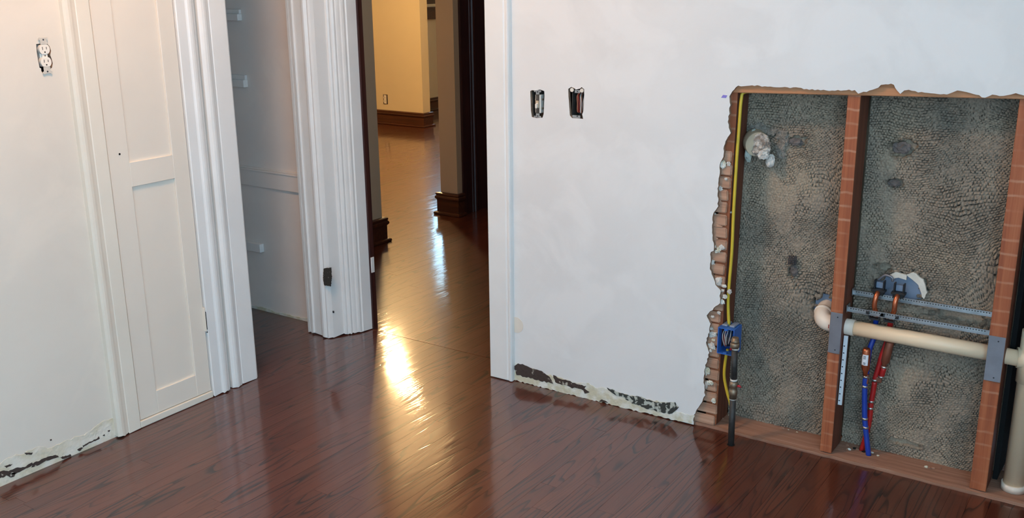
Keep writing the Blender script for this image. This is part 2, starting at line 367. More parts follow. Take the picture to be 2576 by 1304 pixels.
def lump(name, loc, size, mat, parent=None, amp=.35, freq=2.2, seed=0, sub=3):
    bm = bmesh.new(); bmesh.ops.create_icosphere(bm, subdivisions=sub, radius=1)
    for v in bm.verts:
        k = 1+amp*mnoise(v.co*freq+Vector((seed*3.1, seed, 0)))+amp*.5*mnoise(v.co*freq*2.7+Vector((seed, 5, 1)))
        v.co = Vector((v.co.x*size[0], v.co.y*size[1], v.co.z*size[2]))*k+Vector(loc)
    return from_bm(name, bm, mat, parent, smooth=False)
def copy_tree(o, parent=None):
    c = o.copy(); COL.objects.link(c)
    if parent is not None: c.parent = parent
    for ch in list(o.children): copy_tree(ch, c)
    return c
def structure(o): o['kind'] = 'structure'; return o

# ================================================================== the setting
DOOR_X1 = .795                       # right edge of the doorway in the right-hand wall
# ---- floors
fl = structure(box('floor', -6.3, ROOM_X1, ROOM_Y0, 8.2, -.06, -.021, M['floor']))
fl['label'] = 'glossy dark stained oak strip floor running through the doorway'
PW = .0572
unit = bmesh.new(); add_box(unit, 0, 1, 0, 1, 0, 1); unit_me = D.meshes.new('plank'); bmesh.ops.recalc_face_normals(unit, faces=unit.faces); unit.to_mesh(unit_me); unit.free()
unit_me.materials.append(M['floor'])
def plank(x0, x1, y0, y1):
    o = D.objects.new('plank', unit_me); COL.objects.link(o); o.parent = fl
    g = .0003
    o.location = (x0+g, y0+g, -.02+random.uniform(-.00008, .00008)); o.scale = (x1-x0-2*g, y1-y0-2*g, .02)
rp = random.Random(5)
c = 0
x = -.98
while x < ROOM_X1:
    x1 = min(x+PW, ROOM_X1)
    yend = .140 if x1 > -.2 else .08
    vis = x < 2.85
    y = yend; first = True
    while y > ROOM_Y0:
        ln = rp.uniform(.55, 1.45)
        if first: ln *= rp.uniform(.35, 1)
        first = False
        y0 = y-ln
        if not vis or y0 < -1.9 or y0-ROOM_Y0 < .3: y0 = ROOM_Y0
        if x1 <= .0 and y0 < -.75: y0 = -.75
        plank(x, x1, y0, y)
        y = y0
        if x1 <= .0 and y <= -.75: break
    x = x1
# boards of the hall near the doorway
far_bm = bmesh.new()
x = -6.2
while x < 1.45:
    x1 = x+PW; y = .158
    while y < 8.1:
        ln = rp.uniform(.7, 1.6)
        if y == .158: ln *= rp.uniform(.4, 1)
        y1 = min(8.1, y+ln)
        if -1.25 < x < .84 and y < 2.1: plank(x, x1, y, y1)
        elif y1 > 1.2 or x > -1.0: add_box(far_bm, x+.0003, x1-.0003, y+.0003, y1-.0003, -.02, 0)
        y = y1
    x = x1
tag(from_bm('far_planks', far_bm, M['floor'], fl), kind='stuff')
box('threshold_strip', .022, .80, .1405, .1575, -.02, .0008, M['floor'], fl, .0006, 1)

# ---- left wall with the cupboard and the wide opening
TH = 2.08
outlet_hole = [(60+a/10.867, 80+b/10.867) for a, b in ((335, 340), (450, 325), (500, 250), (570, 245), (620, 305), (700, 395), (745, 520), (722, 640), (760, 740), (790, 870), (770, 980), (722, 1020), (650, 1090), (560, 1100), (515, 1130), (480, 1080), (470, 1000), (430, 985), (390, 800), (352, 560))]
lw_out = [(ROOM_Y0, 0), (-1.10, 0), (-1.10, TH), (-.735, TH), (-.735, 0), (-.60, 0), (-.60, TH), (0, TH), (0, CEIL), (ROOM_Y0, CEIL)]
wl = structure(sheet('wall_left', [lw_out, px_loop(outlet_hole, 0, 0.0)], 'yz', -.016, 0, [M['wall_left'], M['raw']]))
bm = bmesh.new(); add_box(bm, -.12, -.0162, ROOM_Y0, -1.30, 0, CEIL); add_box(bm, -.12, -.0162, -1.20, -1.10, 0, CEIL); add_box(bm, -.12, -.07, -1.30, -1.20, 0, CEIL)
add_box(bm, -.0695, -.0162, -1.2995, -1.2005, 0, 1.24); add_box(bm, -.0695, -.0162, -1.2995, -1.2005, 1.38, CEIL)
add_box(bm, -.12, -.0162, -.735, -.60, 0, CEIL); add_box(bm, -.12, -.0162, -1.10, -.735, TH, CEIL); add_box(bm, -.12, -.0162, -.60, 0, TH, CEIL)
from_bm('wall_core', bm, M['raw'], wl)
# peeled band where the baseboard was
band = [(-40, 1168), (0, 1170), (20, 1150), (60, 1142), (100, 1124), (130, 1128), (170, 1108), (220, 1090), (262, 1060), (300, 1050), (304, 1098), (262, 1113), (200, 1146), (150, 1162), (60, 1206), (0, 1229), (-40, 1247)]
o = sheet('bare_plaster', [jag(px_loop(band, 0, .001), .004, .012, True, 3)], 'yz', -.002, .0014, M['bare_left'], wl)
tag(o, 'cream bare plaster where the baseboard was removed')
for k, pl in enumerate([[(-5, 1190), (10, 1184), (22, 1186), (40, 1178), (62, 1176), (80, 1165), (84, 1169), (70, 1178), (52, 1186), (36, 1194), (20, 1194), (8, 1202), (-5, 1205)], [(24, 1192), (40, 1190), (36, 1200), (24, 1202), (16, 1197)], [(84, 1166), (104, 1157), (120, 1150), (140, 1145), (148, 1150), (128, 1158), (112, 1162), (98, 1172), (80, 1177)], [(208, 1122), (226, 1112), (244, 1104), (248, 1099), (251, 1104), (240, 1110), (224, 1116), (210, 1126)], [(126, 1107), (130, 1105), (131, 1109), (127, 1110)], [(270, 1085), (277, 1082), (275, 1087)], [(194, 1132), (206, 1126), (210, 1128), (200, 1136)], [(10, 1174), (20, 1170), (32, 1168), (26, 1174), (16, 1178)], [(150, 1152), (176, 1144), (180, 1148), (160, 1156)], [(258, 1097), (263, 1093), (264, 1098)], [(62, 1140), (82, 1139), (80, 1144), (66, 1145)]]):
    sheet('paint_loss', [jag(px_loop(pl, 0, .002), .0015, .005, True, k)], 'yz', .0005, .0022, M['dark_patch'], wl)

# casing of the cupboard and of the opening, profiles in plan
def leg(name, pts, label=None, z0=0.0, z1=TH+.06, mat=None, ragged=.006):
    o = structure(prism(name, pts, z0, z1, mat or M['trim'], None, ragged))
    if label: o['label'] = label
    return o
leg('trim_1', [(0, -1.168), (.018, -1.168), (.025, -1.163), (.027, -1.155), (.0255, -1.146), (.0225, -1.138), (.0205, -1.130), (.0195, -1.127), (.0195, -1.125), (.021, -1.123), (.021, -1.078), (.018, -1.075), (-.05, -1.075), (-.05, -1.10), (0, -1.10)], 'cream left casing of the narrow cupboard door', .001, TH+.06, M['cream'])
leg('trim_2', [(-.05, -.750), (.018, -.750), (.021, -.747), (.021, -.712), (.0225, -.709), (.0265, -.704), (.0285, -.697), (.028, -.689), (.0255, -.683), (.024, -.680), (.0225, -.674), (0, -.674), (0, -.735), (-.05, -.735)], 'white moulded casing right of the narrow cupboard door', .001)
leg('trim_3', [(-.13, -.530), (-.13, -.60), (0, -.60), (0, -.655), (.016, -.655), (.021, -.650), (.0265, -.646), (.0285, -.637), (.0275, -.629), (.0245, -.621), (.0225, -.614), (.0195, -.611), (.0195, -.608), (.021, -.606), (.021, -.536), (.018, -.530)], 'white flat casing left of the closet opening', .001)
leg('trim_4', [(-.202, .067), (-.202, -.012), (-.202, -.026), (-.190, -.030), (-.190, -.040), (-.176, -.042), (-.174, -.034), (-.166, -.034), (-.164, -.046), (-.150, -.048), (-.147, -.040), (-.090, -.043),
    (-.089, -.052), (-.082, -.058), (-.073, -.058), (-.066, -.052), (-.063, -.049), (-.056, -.050), (-.048, -.045), (-.044, -.038), (-.041, -.032), (-.029, .020), (-.022, .021), (-.017, .027), (-.016, .034), (-.011, .036), (-.005, .043), (-.004, .052), (-.001, .054), (.003, .061), (.006, .070), (.011, .073), (.015, .081), (.015, .092), (.020, .096), (.026, .147), (-.12, .147), (-.12, .068)],
    'white moulded post between closet opening and doorway', .002, TH+.06, None, .007)
structure(box('trim_5', 0, .022, -1.19, -.66, TH, TH+.13, M['trim'], None, .003))
structure(box('trim_6', 0, .022, -.66, .02, TH, TH+.13, M['trim'], None, .003))
# hinge marks and paint loss on the post
o = sheet('hinge_mortise', [jag(px_loop([(815, 676), (833, 674), (834, 700), (832, 720), (817, 718), (813, 704)], 1, -.0585), .0016, .004, True, 5)], 'xz', -.0605, -.056, M['rust'], D.objects['trim_4'])
tag(o, 'dark unpainted hinge mark')
h0 = hit(839, 785, 0, -.036); box('chip', -.040, -.0335, h0[1]-.002, h0[1]+.002, h0[2]-.005, h0[2]+.004, M['ink'], D.objects['trim_4'])

# narrow cupboard door
d1 = structure(empty('door_1', (0, -1.072, .02))); WORLD_EMPTIES.add('door_1')
d1['label'] = 'narrow cream two-panel cupboard door in the left wall'
Y0, Y1, PY0, PY1 = -1.0690, -.7535, -.992, -.818
bm = bmesh.new(); add_box(bm, -.03, .012, Y0, PY0, .028, TH-.005); add_box(bm, -.03, .012, PY1, Y1, .028, TH-.005)
bmesh.ops.bevel(bm, geom=bm.edges[:], offset=.0015, segments=1, affect='EDGES'); from_bm('stile', bm, M['door'], d1)
bm = bmesh.new()
for za, zb in ((.028, .112), (.860, .944), (TH-.12, TH-.005)): add_box(bm, -.03, .0116, PY0, PY1, za, zb)
bmesh.ops.bevel(bm, geom=bm.edges[:], offset=.0012, segments=1, affect='EDGES'); from_bm('rail', bm, M['door'], d1)
for za, zb in ((.112, .860), (.944, TH-.12)): box('panel', -.02, .004, PY0-.004, PY1+.004, za-.004, zb+.004, M['door'], d1)
kh = hit(301, 388, 0, .0125); tube('knob_hole', [(.010, kh[1], kh[2]), (.0127, kh[1], kh[2])], .0036, M['black'], d1, 12)
hg = thing('door_hinge', (.014, -.745, .318), 'small dark worn hinge in the edge of the narrow cupboard door', 'hinge')
box('leaf', .008, .0225, -.7545, -.751, .275, .345, M['black'], hg, .0006, 1)
box('leaf_paint', .008, .0232, -.7575, -.7548, .268, .362, M['door'], hg, .0006, 1)
tube('pin', [(.0235, -.7555, .264), (.0235, -.7555, .268)], .002, M['black'], hg, 8)
th = structure(box('trim_7', -.03, .019, -1.075, -.752, 0.0015, .026, M['cream'], None, .003)); th['label'] = 'cream threshold strip under the narrow cupboard door'
structure(box('wall_cupboard_back', -.14, -.125, -1.10, -.735, 0, TH, M['closet']))

# ---- closet beyond the opening
wc = structure(box('wall_closet_right', -.97, -.12, .066, .148, 0, CEIL, M['closet'])); wc['label'] = 'pale grey closet wall with shelf cleats'
structure(box('wall_closet_back', -.99, -.955, -.76, .066, 0, CEIL, M['closet']))
structure(box('wall_closet_left', -.955, -.12, -.76, -.735, 0, CEIL, M['closet']))
o = sheet('bare_plaster', [jag(px_loop([(610, 760), (640, 769), (655, 772), (672, 775), (690, 784), (720, 790), (745, 797), (778, 800), (778, 812), (740, 802), (690, 790), (640, 777), (610, 768)], 1, .066), .003, .012, True, 9)], 'xz', .063, .067, M['bare'], wc)
bnd = thing('hook_rail', (-.5, .06, .61), 'painted flat rail board across the grey closet wall', 'rail')
box('board', -.954, -.2035, .054, .0655, .613, .684, M['closet'], bnd, .0015)
box('cap', -.954, -.2035, .050, .0655, .684, .6935, M['closet'], bnd, .003)
box('cap', -.954, -.2035, .0545, .0655, .6935, .702, M['closet'], bnd, .003)
def cleat(pxx, top, bot, label, notch=True):
    a = hit(pxx, top, 1, .045); b = hit(pxx, bot, 1, .045); x1 = a[0]; zt, zb = a[2], b[2]; hh = zt-zb
    t = thing('shelf_cleat', (x1-.1, .055, zb), label, 'shelf cleat', 'white shelf cleats in the closet')
    box('strip', -.955, x1, .040, .0655, zb, zb+hh*(.62 if notch else 1), M['trim'], t, .003)
    if notch: box('ledge', -.955, x1-.002, .052, .0655, zb+hh*.62, zt, M['trim'], t, .002)
cleat(598, 24, 52, 'topmost white shelf cleat on the grey closet wall, near the top edge')
cleat(613, 190, 220, 'white stepped shelf cleat just above the closet hook rail')
cleat(655, 615, 636, 'lowest small white shelf cleat below the closet hook rail', False)

# ---- right-hand wall with the big opening
hole_left = [(1745, 1068), (1743, 1049), (1760, 1021), (1773, 995), (1771, 969), (1771, 935), (1784, 888), (1775, 862), (1784, 836), (1788, 815), (1777, 793), (1792, 780), (1811, 763), (1812, 733), (1801, 716), (1786, 677), (1788, 634), (1796, 631), (1792, 586), (1794, 540), (1806, 519), (1806, 462), (1813, 409), (1822, 388), (1820, 367), (1838, 335), (1831, 307), (1836, 272), (1836, 243), (1842, 229)]
hole_top = [(1857, 217), (1886, 214), (1917, 217), (1960, 219), (2002, 221), (2050, 226), (2108, 228), (2150, 227), (2159, 236), (2180, 231), (2201, 224), (2216, 215), (2228, 214), (2242, 210), (2253, 220), (2264, 235), (2275, 229), (2286, 227), (2310, 231), (2334, 234), (2382, 237), (2395, 234), (2408, 229), (2433, 231), (2455, 239), (2478, 246), (2496, 239), (2515, 243), (2533, 241), (2555, 236), (2580, 242)]
hl = px_loop(hole_left, 1, 0.0); ht = px_loop(hole_top, 1, 0.0); hl[0] = (hl[0][0], .004)
HX1 = 3.0
edge = jag(hl+ht, .0022, .008, False, 21)
rw_out = [(DOOR_X1, .003), (1.0, .006), (1.3, .004)]+edge+[(HX1, 1.21), (HX1, 0), (ROOM_X1, 0), (ROOM_X1, CEIL), (0, CEIL), (0, TH), (DOOR_X1, TH)]
sw_hole = [(1200+a/4.3475, 150+b/4.3475) for a, b in ((582, 345), (600, 335), (640, 338), (690, 328), (735, 345), (738, 400), (728, 600), (715, 636), (650, 640), (600, 628), (590, 560), (586, 440))]
bx_hole = [(1200+a/4.3475, 150+b/4.3475) for a, b in ((998, 320), (1030, 300), (1062, 312), (1080, 328), (1120, 320), (1145, 302), (1172, 325), (1172, 400), (1165, 560), (1150, 600), (1160, 650), (1120, 645), (1040, 640), (1015, 610), (1008, 500), (1000, 400))]
wr = structure(sheet('wall_right', [rw_out, px_loop(sw_hole, 1, 0.0), px_loop(bx_hole, 1, 0.0)], 'xz', 0.0, .013, [M['wall'], M['raw']]))
wr['label'] = 'white skim-coated plaster wall with a large cut-out opening'
# wood lath behind the plaster at the torn left side
zl = .012; k = 0
while zl < 1.16:
    xe = 1.733+random.uniform(-.006, .004)+(.012*max(0, (zl-.3))); x0 = 1.45
    if zl > .97: xe = 1.695
    bm = bmesh.new(); add_box(bm, x0, xe, .0135, .0225, zl, zl+.036)
    for v in bm.verts: v.co.z += random.uniform(-.0015, .0015); v.co.x += random.uniform(-.002, .002)
    bmesh.ops.bevel(bm, geom=bm.edges[:], offset=.003, segments=2, affect='EDGES')
    from_bm('lath_strip', bm, M['lath'], wr)
    # plaster squeezed between the courses
    if random.random() < .4 and zl > .05:
        lump('plaster_key', (1.69+random.uniform(-.02, .02), .0135, zl+.039), (.010+.012*random.random(), .003, .005+.004*random.random()), M['lath' if random.random() < .5 else 'foam'], wr, .8, 2.5, k, 3)
    zl += .0425; k += 1
# exposed lath along the top cut
for k in range(3):
    bm = bmesh.new(); v = add_box(bm, 1.70, HX1, .0135, .0235, 0, .038)
    for q in v: q.co.z += 1.172+k*.0425+(q.co.x-1.748)*.034*(1 if k == 0 else .6)
    bmesh.ops.bevel(bm, geom=bm.edges[:], offset=.002, segments=1, affect='EDGES')
    from_bm('lath_strip', bm, M['toplath'], wr)
# crumbled plaster along the torn edge
for k in range(26):
    a = random.choice(hl[2:24]); q = random.uniform(.0, .03)
    sz = random.uniform(.004, .011)
    lump('plaster_crumb', (a[0]+q, .010, a[1]+random.uniform(-.02, .02)), (sz, .0045, sz*random.uniform(.6, 1.3)), M['foam' if k % 3 else 'bare'], wr, .7, 2.4, k+70, 3)
# bare patches at the foot of the wall
pp = [([(1282, 906), (1287, 918), (1290, 950), (1296, 957), (1400, 985), (1600, 1034), (1700, 1058), (1742, 1066), (1748, 1048), (1700, 1036), (1690, 1015), (1640, 1008), (1600, 1000), (1560, 990), (1525, 978), (1498, 975), (1480, 965), (1440, 960), (1385, 945), (1330, 928), (1300, 916)], 'bare', .0014, 'cream bare plaster along the foot of the white wall'),
      ([(1293, 922), (1303, 914), (1320, 920), (1340, 928), (1362, 935), (1380, 945), (1388, 955), (1392, 965), (1375, 962), (1350, 956), (1325, 949), (1300, 944)], 'dark_patch', .0026, None),
      ([(1392, 944), (1410, 953), (1440, 962), (1476, 972), (1470, 978), (1484, 988), (1472, 990), (1462, 978), (1440, 976), (1415, 968), (1398, 962)], 'dark_patch', .0026, None),
      ([(1527, 976), (1542, 980), (1560, 990), (1590, 996), (1615, 1000), (1640, 1010), (1670, 1014), (1700, 1012), (1706, 1024), (1698, 1036), (1684, 1042), (1650, 1034), (1620, 1026), (1590, 1014), (1565, 1000), (1540, 990)], 'green_patch', .0026, None),
      ([(1512, 1004), (1530, 1012), (1522, 1014), (1506, 1010)], 'dark_patch', .0024, None)]
for k, (pl, mt, t, lab) in enumerate(pp):
    o = sheet('bare_plaster' if mt == 'bare' else 'paint_loss', [jag(px_loop(pl, 1, -.001), .003, .009, True, 40+k)], 'xz', -t, .001, M[mt], wr)
    if lab: o['label'] = lab
for q in ((1268, 482), (1283, 905)): 
    h0 = hit(q[0], q[1], 1, 0); box('scuff', h0[0]-.004, h0[0]+.003, -.0012, .001, h0[2]-.002, h0[2]+.002, M['ink'], wr)
h0 = hit(1299, 818, 1, 0)
tube('filler_disc', [(h0[0], .001, h0[2]), (h0[0], -.0015, h0[2])], .032, M['wall_left'], wr, 28)
h0 = hit(1822, 243, 1, 0)
o = sheet('marker_stroke', [[(h0[0]-.010, h0[2]-.004), (h0[0]+.006, h0[2]-.004), (h0[0]+.010, h0[2]+.004), (h0[0]-.004, h0[2]+.005)]], 'xz', -.0012, .001, M['purple'], wr); o['label'] = 'short purple pencil mark'
# doorway casing, jambs, header
structure(prism('trim_8', [(DOOR_X1, 0), (DOOR_X1, -.018), (DOOR_X1+.003, -.021), (.876, -.021), (.880, -.0185), (.884, -.0185), (.889, -.023), (.896, -.023), (.899, -.018), (.899, 0)], .002, TH+.06, M['trim'], None, .004))['label'] = 'white flat casing right of the doorway'
structure(box('trim_9', .0, .92, -.022, 0, TH, TH+.12, M['trim'], None, .003))
structure(box('trim_10', DOOR_X1, DOOR_X1+.02, 0.0, .20, 0, TH, M['trim']))
structure(box('trim_11', -.12, .034, .1482, .176, 0, TH, M['darkwood'], None, .003))['label'] = 'dark stained trim on the hall side of the doorway, left edge'
structure(box('trim_12', DOOR_X1-.005, .92, .2002, .22, 0, TH, M['darkwood'], None, .003))
h0 = hit(933, 668, 0, .035); bm = bmesh.new(); add_box(bm, .030, .0375, .150, .168, h0[2]-.035, h0[2]+.035); o = from_bm('paint_chip', bm, M['trim'], D.objects['trim_11']); o['label'] = 'white paint chip'
structure(box('wall_doorway_header', 0, DOOR_X1, .0135, .165, TH, CEIL, M['beige']))
structure(box('wall_hall_front', .80, 2.603, .184, .200, 0, CEIL, M['beige']))
structure(box('wall_chase_back', 2.56, ROOM_X1, .50, .52, 0, CEIL, M['black']))  # painted black to stand in for the unlit depth of the chase
structure(box('wall_chase_side', 2.604, 2.618, .128, .50, 0, CEIL, M['black']))  # black here too, darkness of the void put into the colour

# ---- rest of the room, behind the camera
structure(sheet('wall_side', [[(ROOM_Y0, 0), (.55, 0), (.55, CEIL), (ROOM_Y0, CEIL)], [(SWIN[0], SWIN[2]), (SWIN[1], SWIN[2]), (SWIN[1], SWIN[3]), (SWIN[0], SWIN[3])]], 'yz', ROOM_X1, ROOM_X1+.05, M['wall']))
w3 = structure(empty('added_window_3', (ROOM_X1, SWIN[0], SWIN[2]))); WORLD_EMPTIES.add('added_window_3')  # added window out of view, sends more daylight into the closet
for a, b in ((SWIN[0]-.09, SWIN[0]), (SWIN[1], SWIN[1]+.09)): box('window_casing', ROOM_X1-.02, ROOM_X1, a, b, SWIN[2]-.09, SWIN[3]+.09, M['trim'], w3)
for a, b in ((SWIN[2]-.09, SWIN[2]), (SWIN[3], SWIN[3]+.09)): box('window_casing', ROOM_X1-.02, ROOM_X1, SWIN[0], SWIN[1], a, b, M['trim'], w3)
box('meeting_rail', ROOM_X1+.01, ROOM_X1+.04, SWIN[0], SWIN[1], 1.53, 1.57, M['trim'], w3)
structure(sheet('wall_back', [[(-.12, 0), (ROOM_X1, 0), (ROOM_X1, CEIL), (-.12, CEIL)], [(WIN[0], WIN[2]), (WIN[1], WIN[2]), (WIN[1], WIN[3]), (WIN[0], WIN[3])]], 'xz', ROOM_Y0-.05, ROOM_Y0, M['wall']))
structure(box('ceiling', -6.4, ROOM_X1+.1, ROOM_Y0-.1, 8.3, CEIL, CEIL+.05, M['ceiling']))
w1 = structure(empty('window_1', (WIN[0], ROOM_Y0, WIN[2]))); WORLD_EMPTIES.add('window_1')
for a, b in ((WIN[0]-.09, WIN[0]), (WIN[1], WIN[1]+.09)): box('window_casing', a, b, ROOM_Y0, ROOM_Y0+.02, WIN[2]-.09, WIN[3]+.09, M['trim'], w1)
for a, b in ((WIN[2]-.09, WIN[2]), (WIN[3], WIN[3]+.09)): box('window_casing', WIN[0], WIN[1], ROOM_Y0, ROOM_Y0+.02, a, b, M['trim'], w1)
box('meeting_rail', WIN[0], WIN[1], ROOM_Y0-.04, ROOM_Y0-.01, 1.53, 1.57, M['trim'], w1)
box('mullion', (WIN[0]+WIN[1])/2-.03, (WIN[0]+WIN[1])/2+.03, ROOM_Y0-.045, ROOM_Y0-.005, WIN[2], WIN[3], M['trim'], w1)

# ---- hall and far rooms
structure(box('wall_hall_left', -6.2, -.955, .18, 1.352, 0, CEIL, M['beige']))
structure(box('wall_hall_corner', -1.10, -.962, 2.115, 8.2, 0, CEIL, M['beige']))
structure(box('wall_hall_right', 1.40, 1.45, .166, 2.80, 0, CEIL, M['beige']))
structure(box('wall_hall_far', -.962, 1.40, 2.70, 2.80, 0, CEIL, M['darkwood']))
dj = structure(prism('trim_13', [(-.99, 2.70), (-.99, 2.168), (-.952, 2.168), (-.949, 2.172), (-.949, 2.262), (-.944, 2.266), (-.944, 2.276), (-.949, 2.280), (-.949, 2.288), (-.940, 2.294), (-.936, 2.306), (-.940, 2.318), (-.949, 2.322), (-.949, 2.70)], 0, 2.3, M['darkwood'])); dj['label'] = 'dark fluted door casing at the far right of the hall'
structure(box('wall_partition', -6.2, -3.68, 5.145, 5.265, 0, CEIL, M['yellow_wall']))
structure(box('wall_far_left', -6.2, -6.15, 1.35, 5.2, 0, CEIL, M['yellow_wall']))
structure(sheet('wall_far_window', [[(5.265, 0), (8.2, 0), (8.2, CEIL), (5.265, CEIL)], [(FWIN[0], FWIN[2]), (FWIN[1], FWIN[2]), (FWIN[1], FWIN[3]), (FWIN[0], FWIN[3])]], 'yz', -4.50, -4.45, M['yellow_wall']))
structure(box('wall_far_end', -4.5, -1.1, 8.15, 8.2, 0, CEIL, M['yellow_wall']))
w2 = structure(empty('window_2', (-4.45, FWIN[0], FWIN[2]))); WORLD_EMPTIES.add('window_2'); w2['label'] = 'dark framed window in the far room'
box('apron', -4.45, -4.43, FWIN[0]-.08, FWIN[1]+.08, FWIN[2]-.17, FWIN[2]-.055, M['darkbase'], w2, .003)
box('sill', -4.47, -4.40, FWIN[0]-.10, FWIN[1]+.10, FWIN[2]-.055, FWIN[2]-.03, M['darkbase'], w2, .004)
box('bottom_rail', -4.49, -4.455, FWIN[0], FWIN[1], FWIN[2]-.03, FWIN[2]+.05, M['darkbase'], w2, .003)
for y in (FWIN[0], (FWIN[0]+FWIN[1])/2-.03, FWIN[1]-.06): box('mullion', -4.49, -4.455, y, y+.06, FWIN[2]+.05, FWIN[3], M['darkbase'], w2)
# baseboards: profile of (out, up) swept along a corner path
BP = [(0, 0), (.034, 0), (.038, .006), (.036, .016), (.028, .020), (.019, .021), (.019, .098), (.021, .102), (.026, .106), (.030, .115), (.028, .124), (.022, .130), (.026, .138), (.024, .146), (.014, .150), (0, .150)]
def baseboard(name, path, label):
    """path: plan points; the board stands on the right-hand side of the walking direction"""
    bm = bmesh.new(); P = [Vector(p) for p in path]; rings = []
    for k, p in enumerate(P):
        ns = []
        for a, b in ((k-1, k), (k, k+1)):
            if a >= 0 and b < len(P):
                d = (P[b]-P[a]).normalized(); ns.append(Vector((d.y, -d.x)))
        n = sum(ns, Vector((0, 0)))/len(ns); n = n/max(.3, n.dot(ns[0]))
        rings.append([bm.verts.new((p.x+n.x*u, p.y+n.y*u, v)) for u, v in BP])
    m = len(BP)
    for a, b in zip(rings, rings[1:]):
        for k in range(m): bm.faces.new((a[k], a[(k+1) % m], b[(k+1) % m], b[k]))
    bm.faces.new(rings[0]); bm.faces.new(rings[-1][::-1])
    o = structure(from_bm(name, bm, M['darkbase'])); o['label'] = label; return o
baseboard('baseboard_hall_left', [(-.954, .19), (-.954, 1.353), (-6.1, 1.353)], 'dark moulded baseboard round the left hall corner')
baseboard('baseboard_hall_corner', [(-1.101, 8.1), (-1.101, 2.114), (-.961, 2.114), (-.961, 2.166)], 'dark moulded baseboard round the wall end in the hall')
baseboard('baseboard_partition', [(-6.1, 5.144), (-3.679, 5.144), (-3.679, 5.266), (-4.44, 5.266)], 'brown moulded baseboard under the far yellow wall')
baseboard('baseboard_far_window', [(-4.449, 5.30), (-4.449, 8.1)], 'brown baseboard under the far window')

# ================================================================== lamps (out of the frame; one shows as the glow on the floor)
def dome_lamp(name, loc, r, color, strength, label, power=0):
    t = thing(name, loc, label, 'lamp')
    x, y, z = loc
    tube('canopy', [(x, y, CEIL-.001), (x, y, CEIL-.03)], r*1.05, M['galv'], t, 32)
    bm = bmesh.new(); bmesh.ops.create_uvsphere(bm, u_segments=28, v_segments=14, radius=r)
    for v in bm.verts: v.co = Vector((v.co.x, v.co.y, min(0, v.co.z)*.75)) + Vector((x, y, CEIL-.0305))
    bmesh.ops.remove_doubles(bm, verts=bm.verts, dist=1e-5)
    from_bm('glass_shade', bm, glow(name+'_glass', color, strength), t, True)
dome_lamp('ceiling_lamp', (.75, -1.5, CEIL), .17, (1, .58, .32, 1), 98, 'frosted dome ceiling lamp over the room')
dome_lamp('hall_fill_lamp', (.35, 1.15, CEIL), .14, (1, .80, .60, 1), 26, 'small added dome fill lamp in the hall')  # added out of view to brighten the hall trim and wall end
FL = (-2.72, 3.44, 1.87)
pl_ = thing('pendant_lamp', FL, 'warm glowing globe pendant lamp in the far room', 'lamp')
tube('rod', [(FL[0], FL[1], FL[2]+.065), (FL[0], FL[1], CEIL-.001)], .008, M['brass'], pl_, 10)
tube('canopy', [(FL[0], FL[1], CEIL-.025), (FL[0], FL[1], CEIL-.001)], .06, M['brass'], pl_, 24)
bm = bmesh.new(); bmesh.ops.create_uvsphere(bm, u_segments=28, v_segments=16, radius=.066, matrix=Matrix.Translation(FL))
from_bm('globe', bm, glow('pendant_glass', (1, .66, .30, 1), 760), pl_, True)

# ================================================================== studs, sill, metal lath in the opening
def stud(x0, x1, y0, y1, z0, z1, label, lean=0.0, seed=0):
    bm = bmesh.new(); add_box(bm, x0, x1, y0, y1, z0, z1)
    bmesh.ops.bevel(bm, geom=bm.edges[:], offset=.0015, segments=1, affect='EDGES')
    bmesh.ops.recalc_face_normals(bm, faces=bm.faces)
    for f in bm.faces: f.material_index = 0 if f.normal.y < -.5 else 1
    for v in bm.verts: v.co.x += lean*(v.co.z-z0)
    o = from_bm('wall_stud', bm, [M['stud'], M['stud_shaded']])
    return tag(o, label, 'stud', 'upright studs in the opening')
stud(1.690, 1.731, .0235, .126, .0125, 2.6, 'upright wood stud at the left side of the opening, beside the yellow cable', .014)
stud(2.096, 2.134, .0235, .126, .0125, 2.6, 'middle orange-brown wood stud dividing the two mesh-backed bays', -.003)
stud(2.556, 2.602, .0235, .126, .0125, 2.6, 'right-hand wood stud with grey nail plate, beside the dark void', 0)
sill = thing('sill_plate', (2.2, .02, 0), 'dusty flat timber sill along the floor inside the wall opening', 'sill')
bm = bmesh.new(); add_box(bm, 1.60, 3.0, .012, .200, -.015, .012)
bmesh.ops.subdivide_edges(bm, edges=[e for e in bm.edges if abs(e.verts[0].co.x-e.verts[1].co.x) > .5], cuts=40)
for v in bm.verts:
    if v.co.y < .02 and v.co.z > 0: v.co.y += random.uniform(-.004, .004); v.co.z += random.uniform(-.003, 0)
from_bm('plank', bm, M['sill'], sill)
for px, py, r in ((2150, 1128, .006), (2168, 1131, .006), (2173, 1136, .007)):
    h0 = hit(px, py, 2, .0125); tube('drilled_hole', [(h0[0], h0[1], .011), (h0[0], h0[1], .0128)], r, M['black'], sill, 12)
for k in range(26):     # crumbs of plaster and sawdust
    px = random.choice([1825, 1990, 2145, 2175, 2200, 2350, 2420])+random.uniform(-22, 22); py = 1050+(px-1835)*.235+random.uniform(-6, 12)
    h0 = hit(px, py, 2, .013); sz = random.uniform(.0025, .006)
    if h0[1] > .03 and h0[1] < .128: lump('crumb', (h0[0], h0[1], .012+sz*.3), (sz*1.4, sz, sz*.7), M['bare' if k % 2 else 'sill'], sill, .5, 2, k, 1)

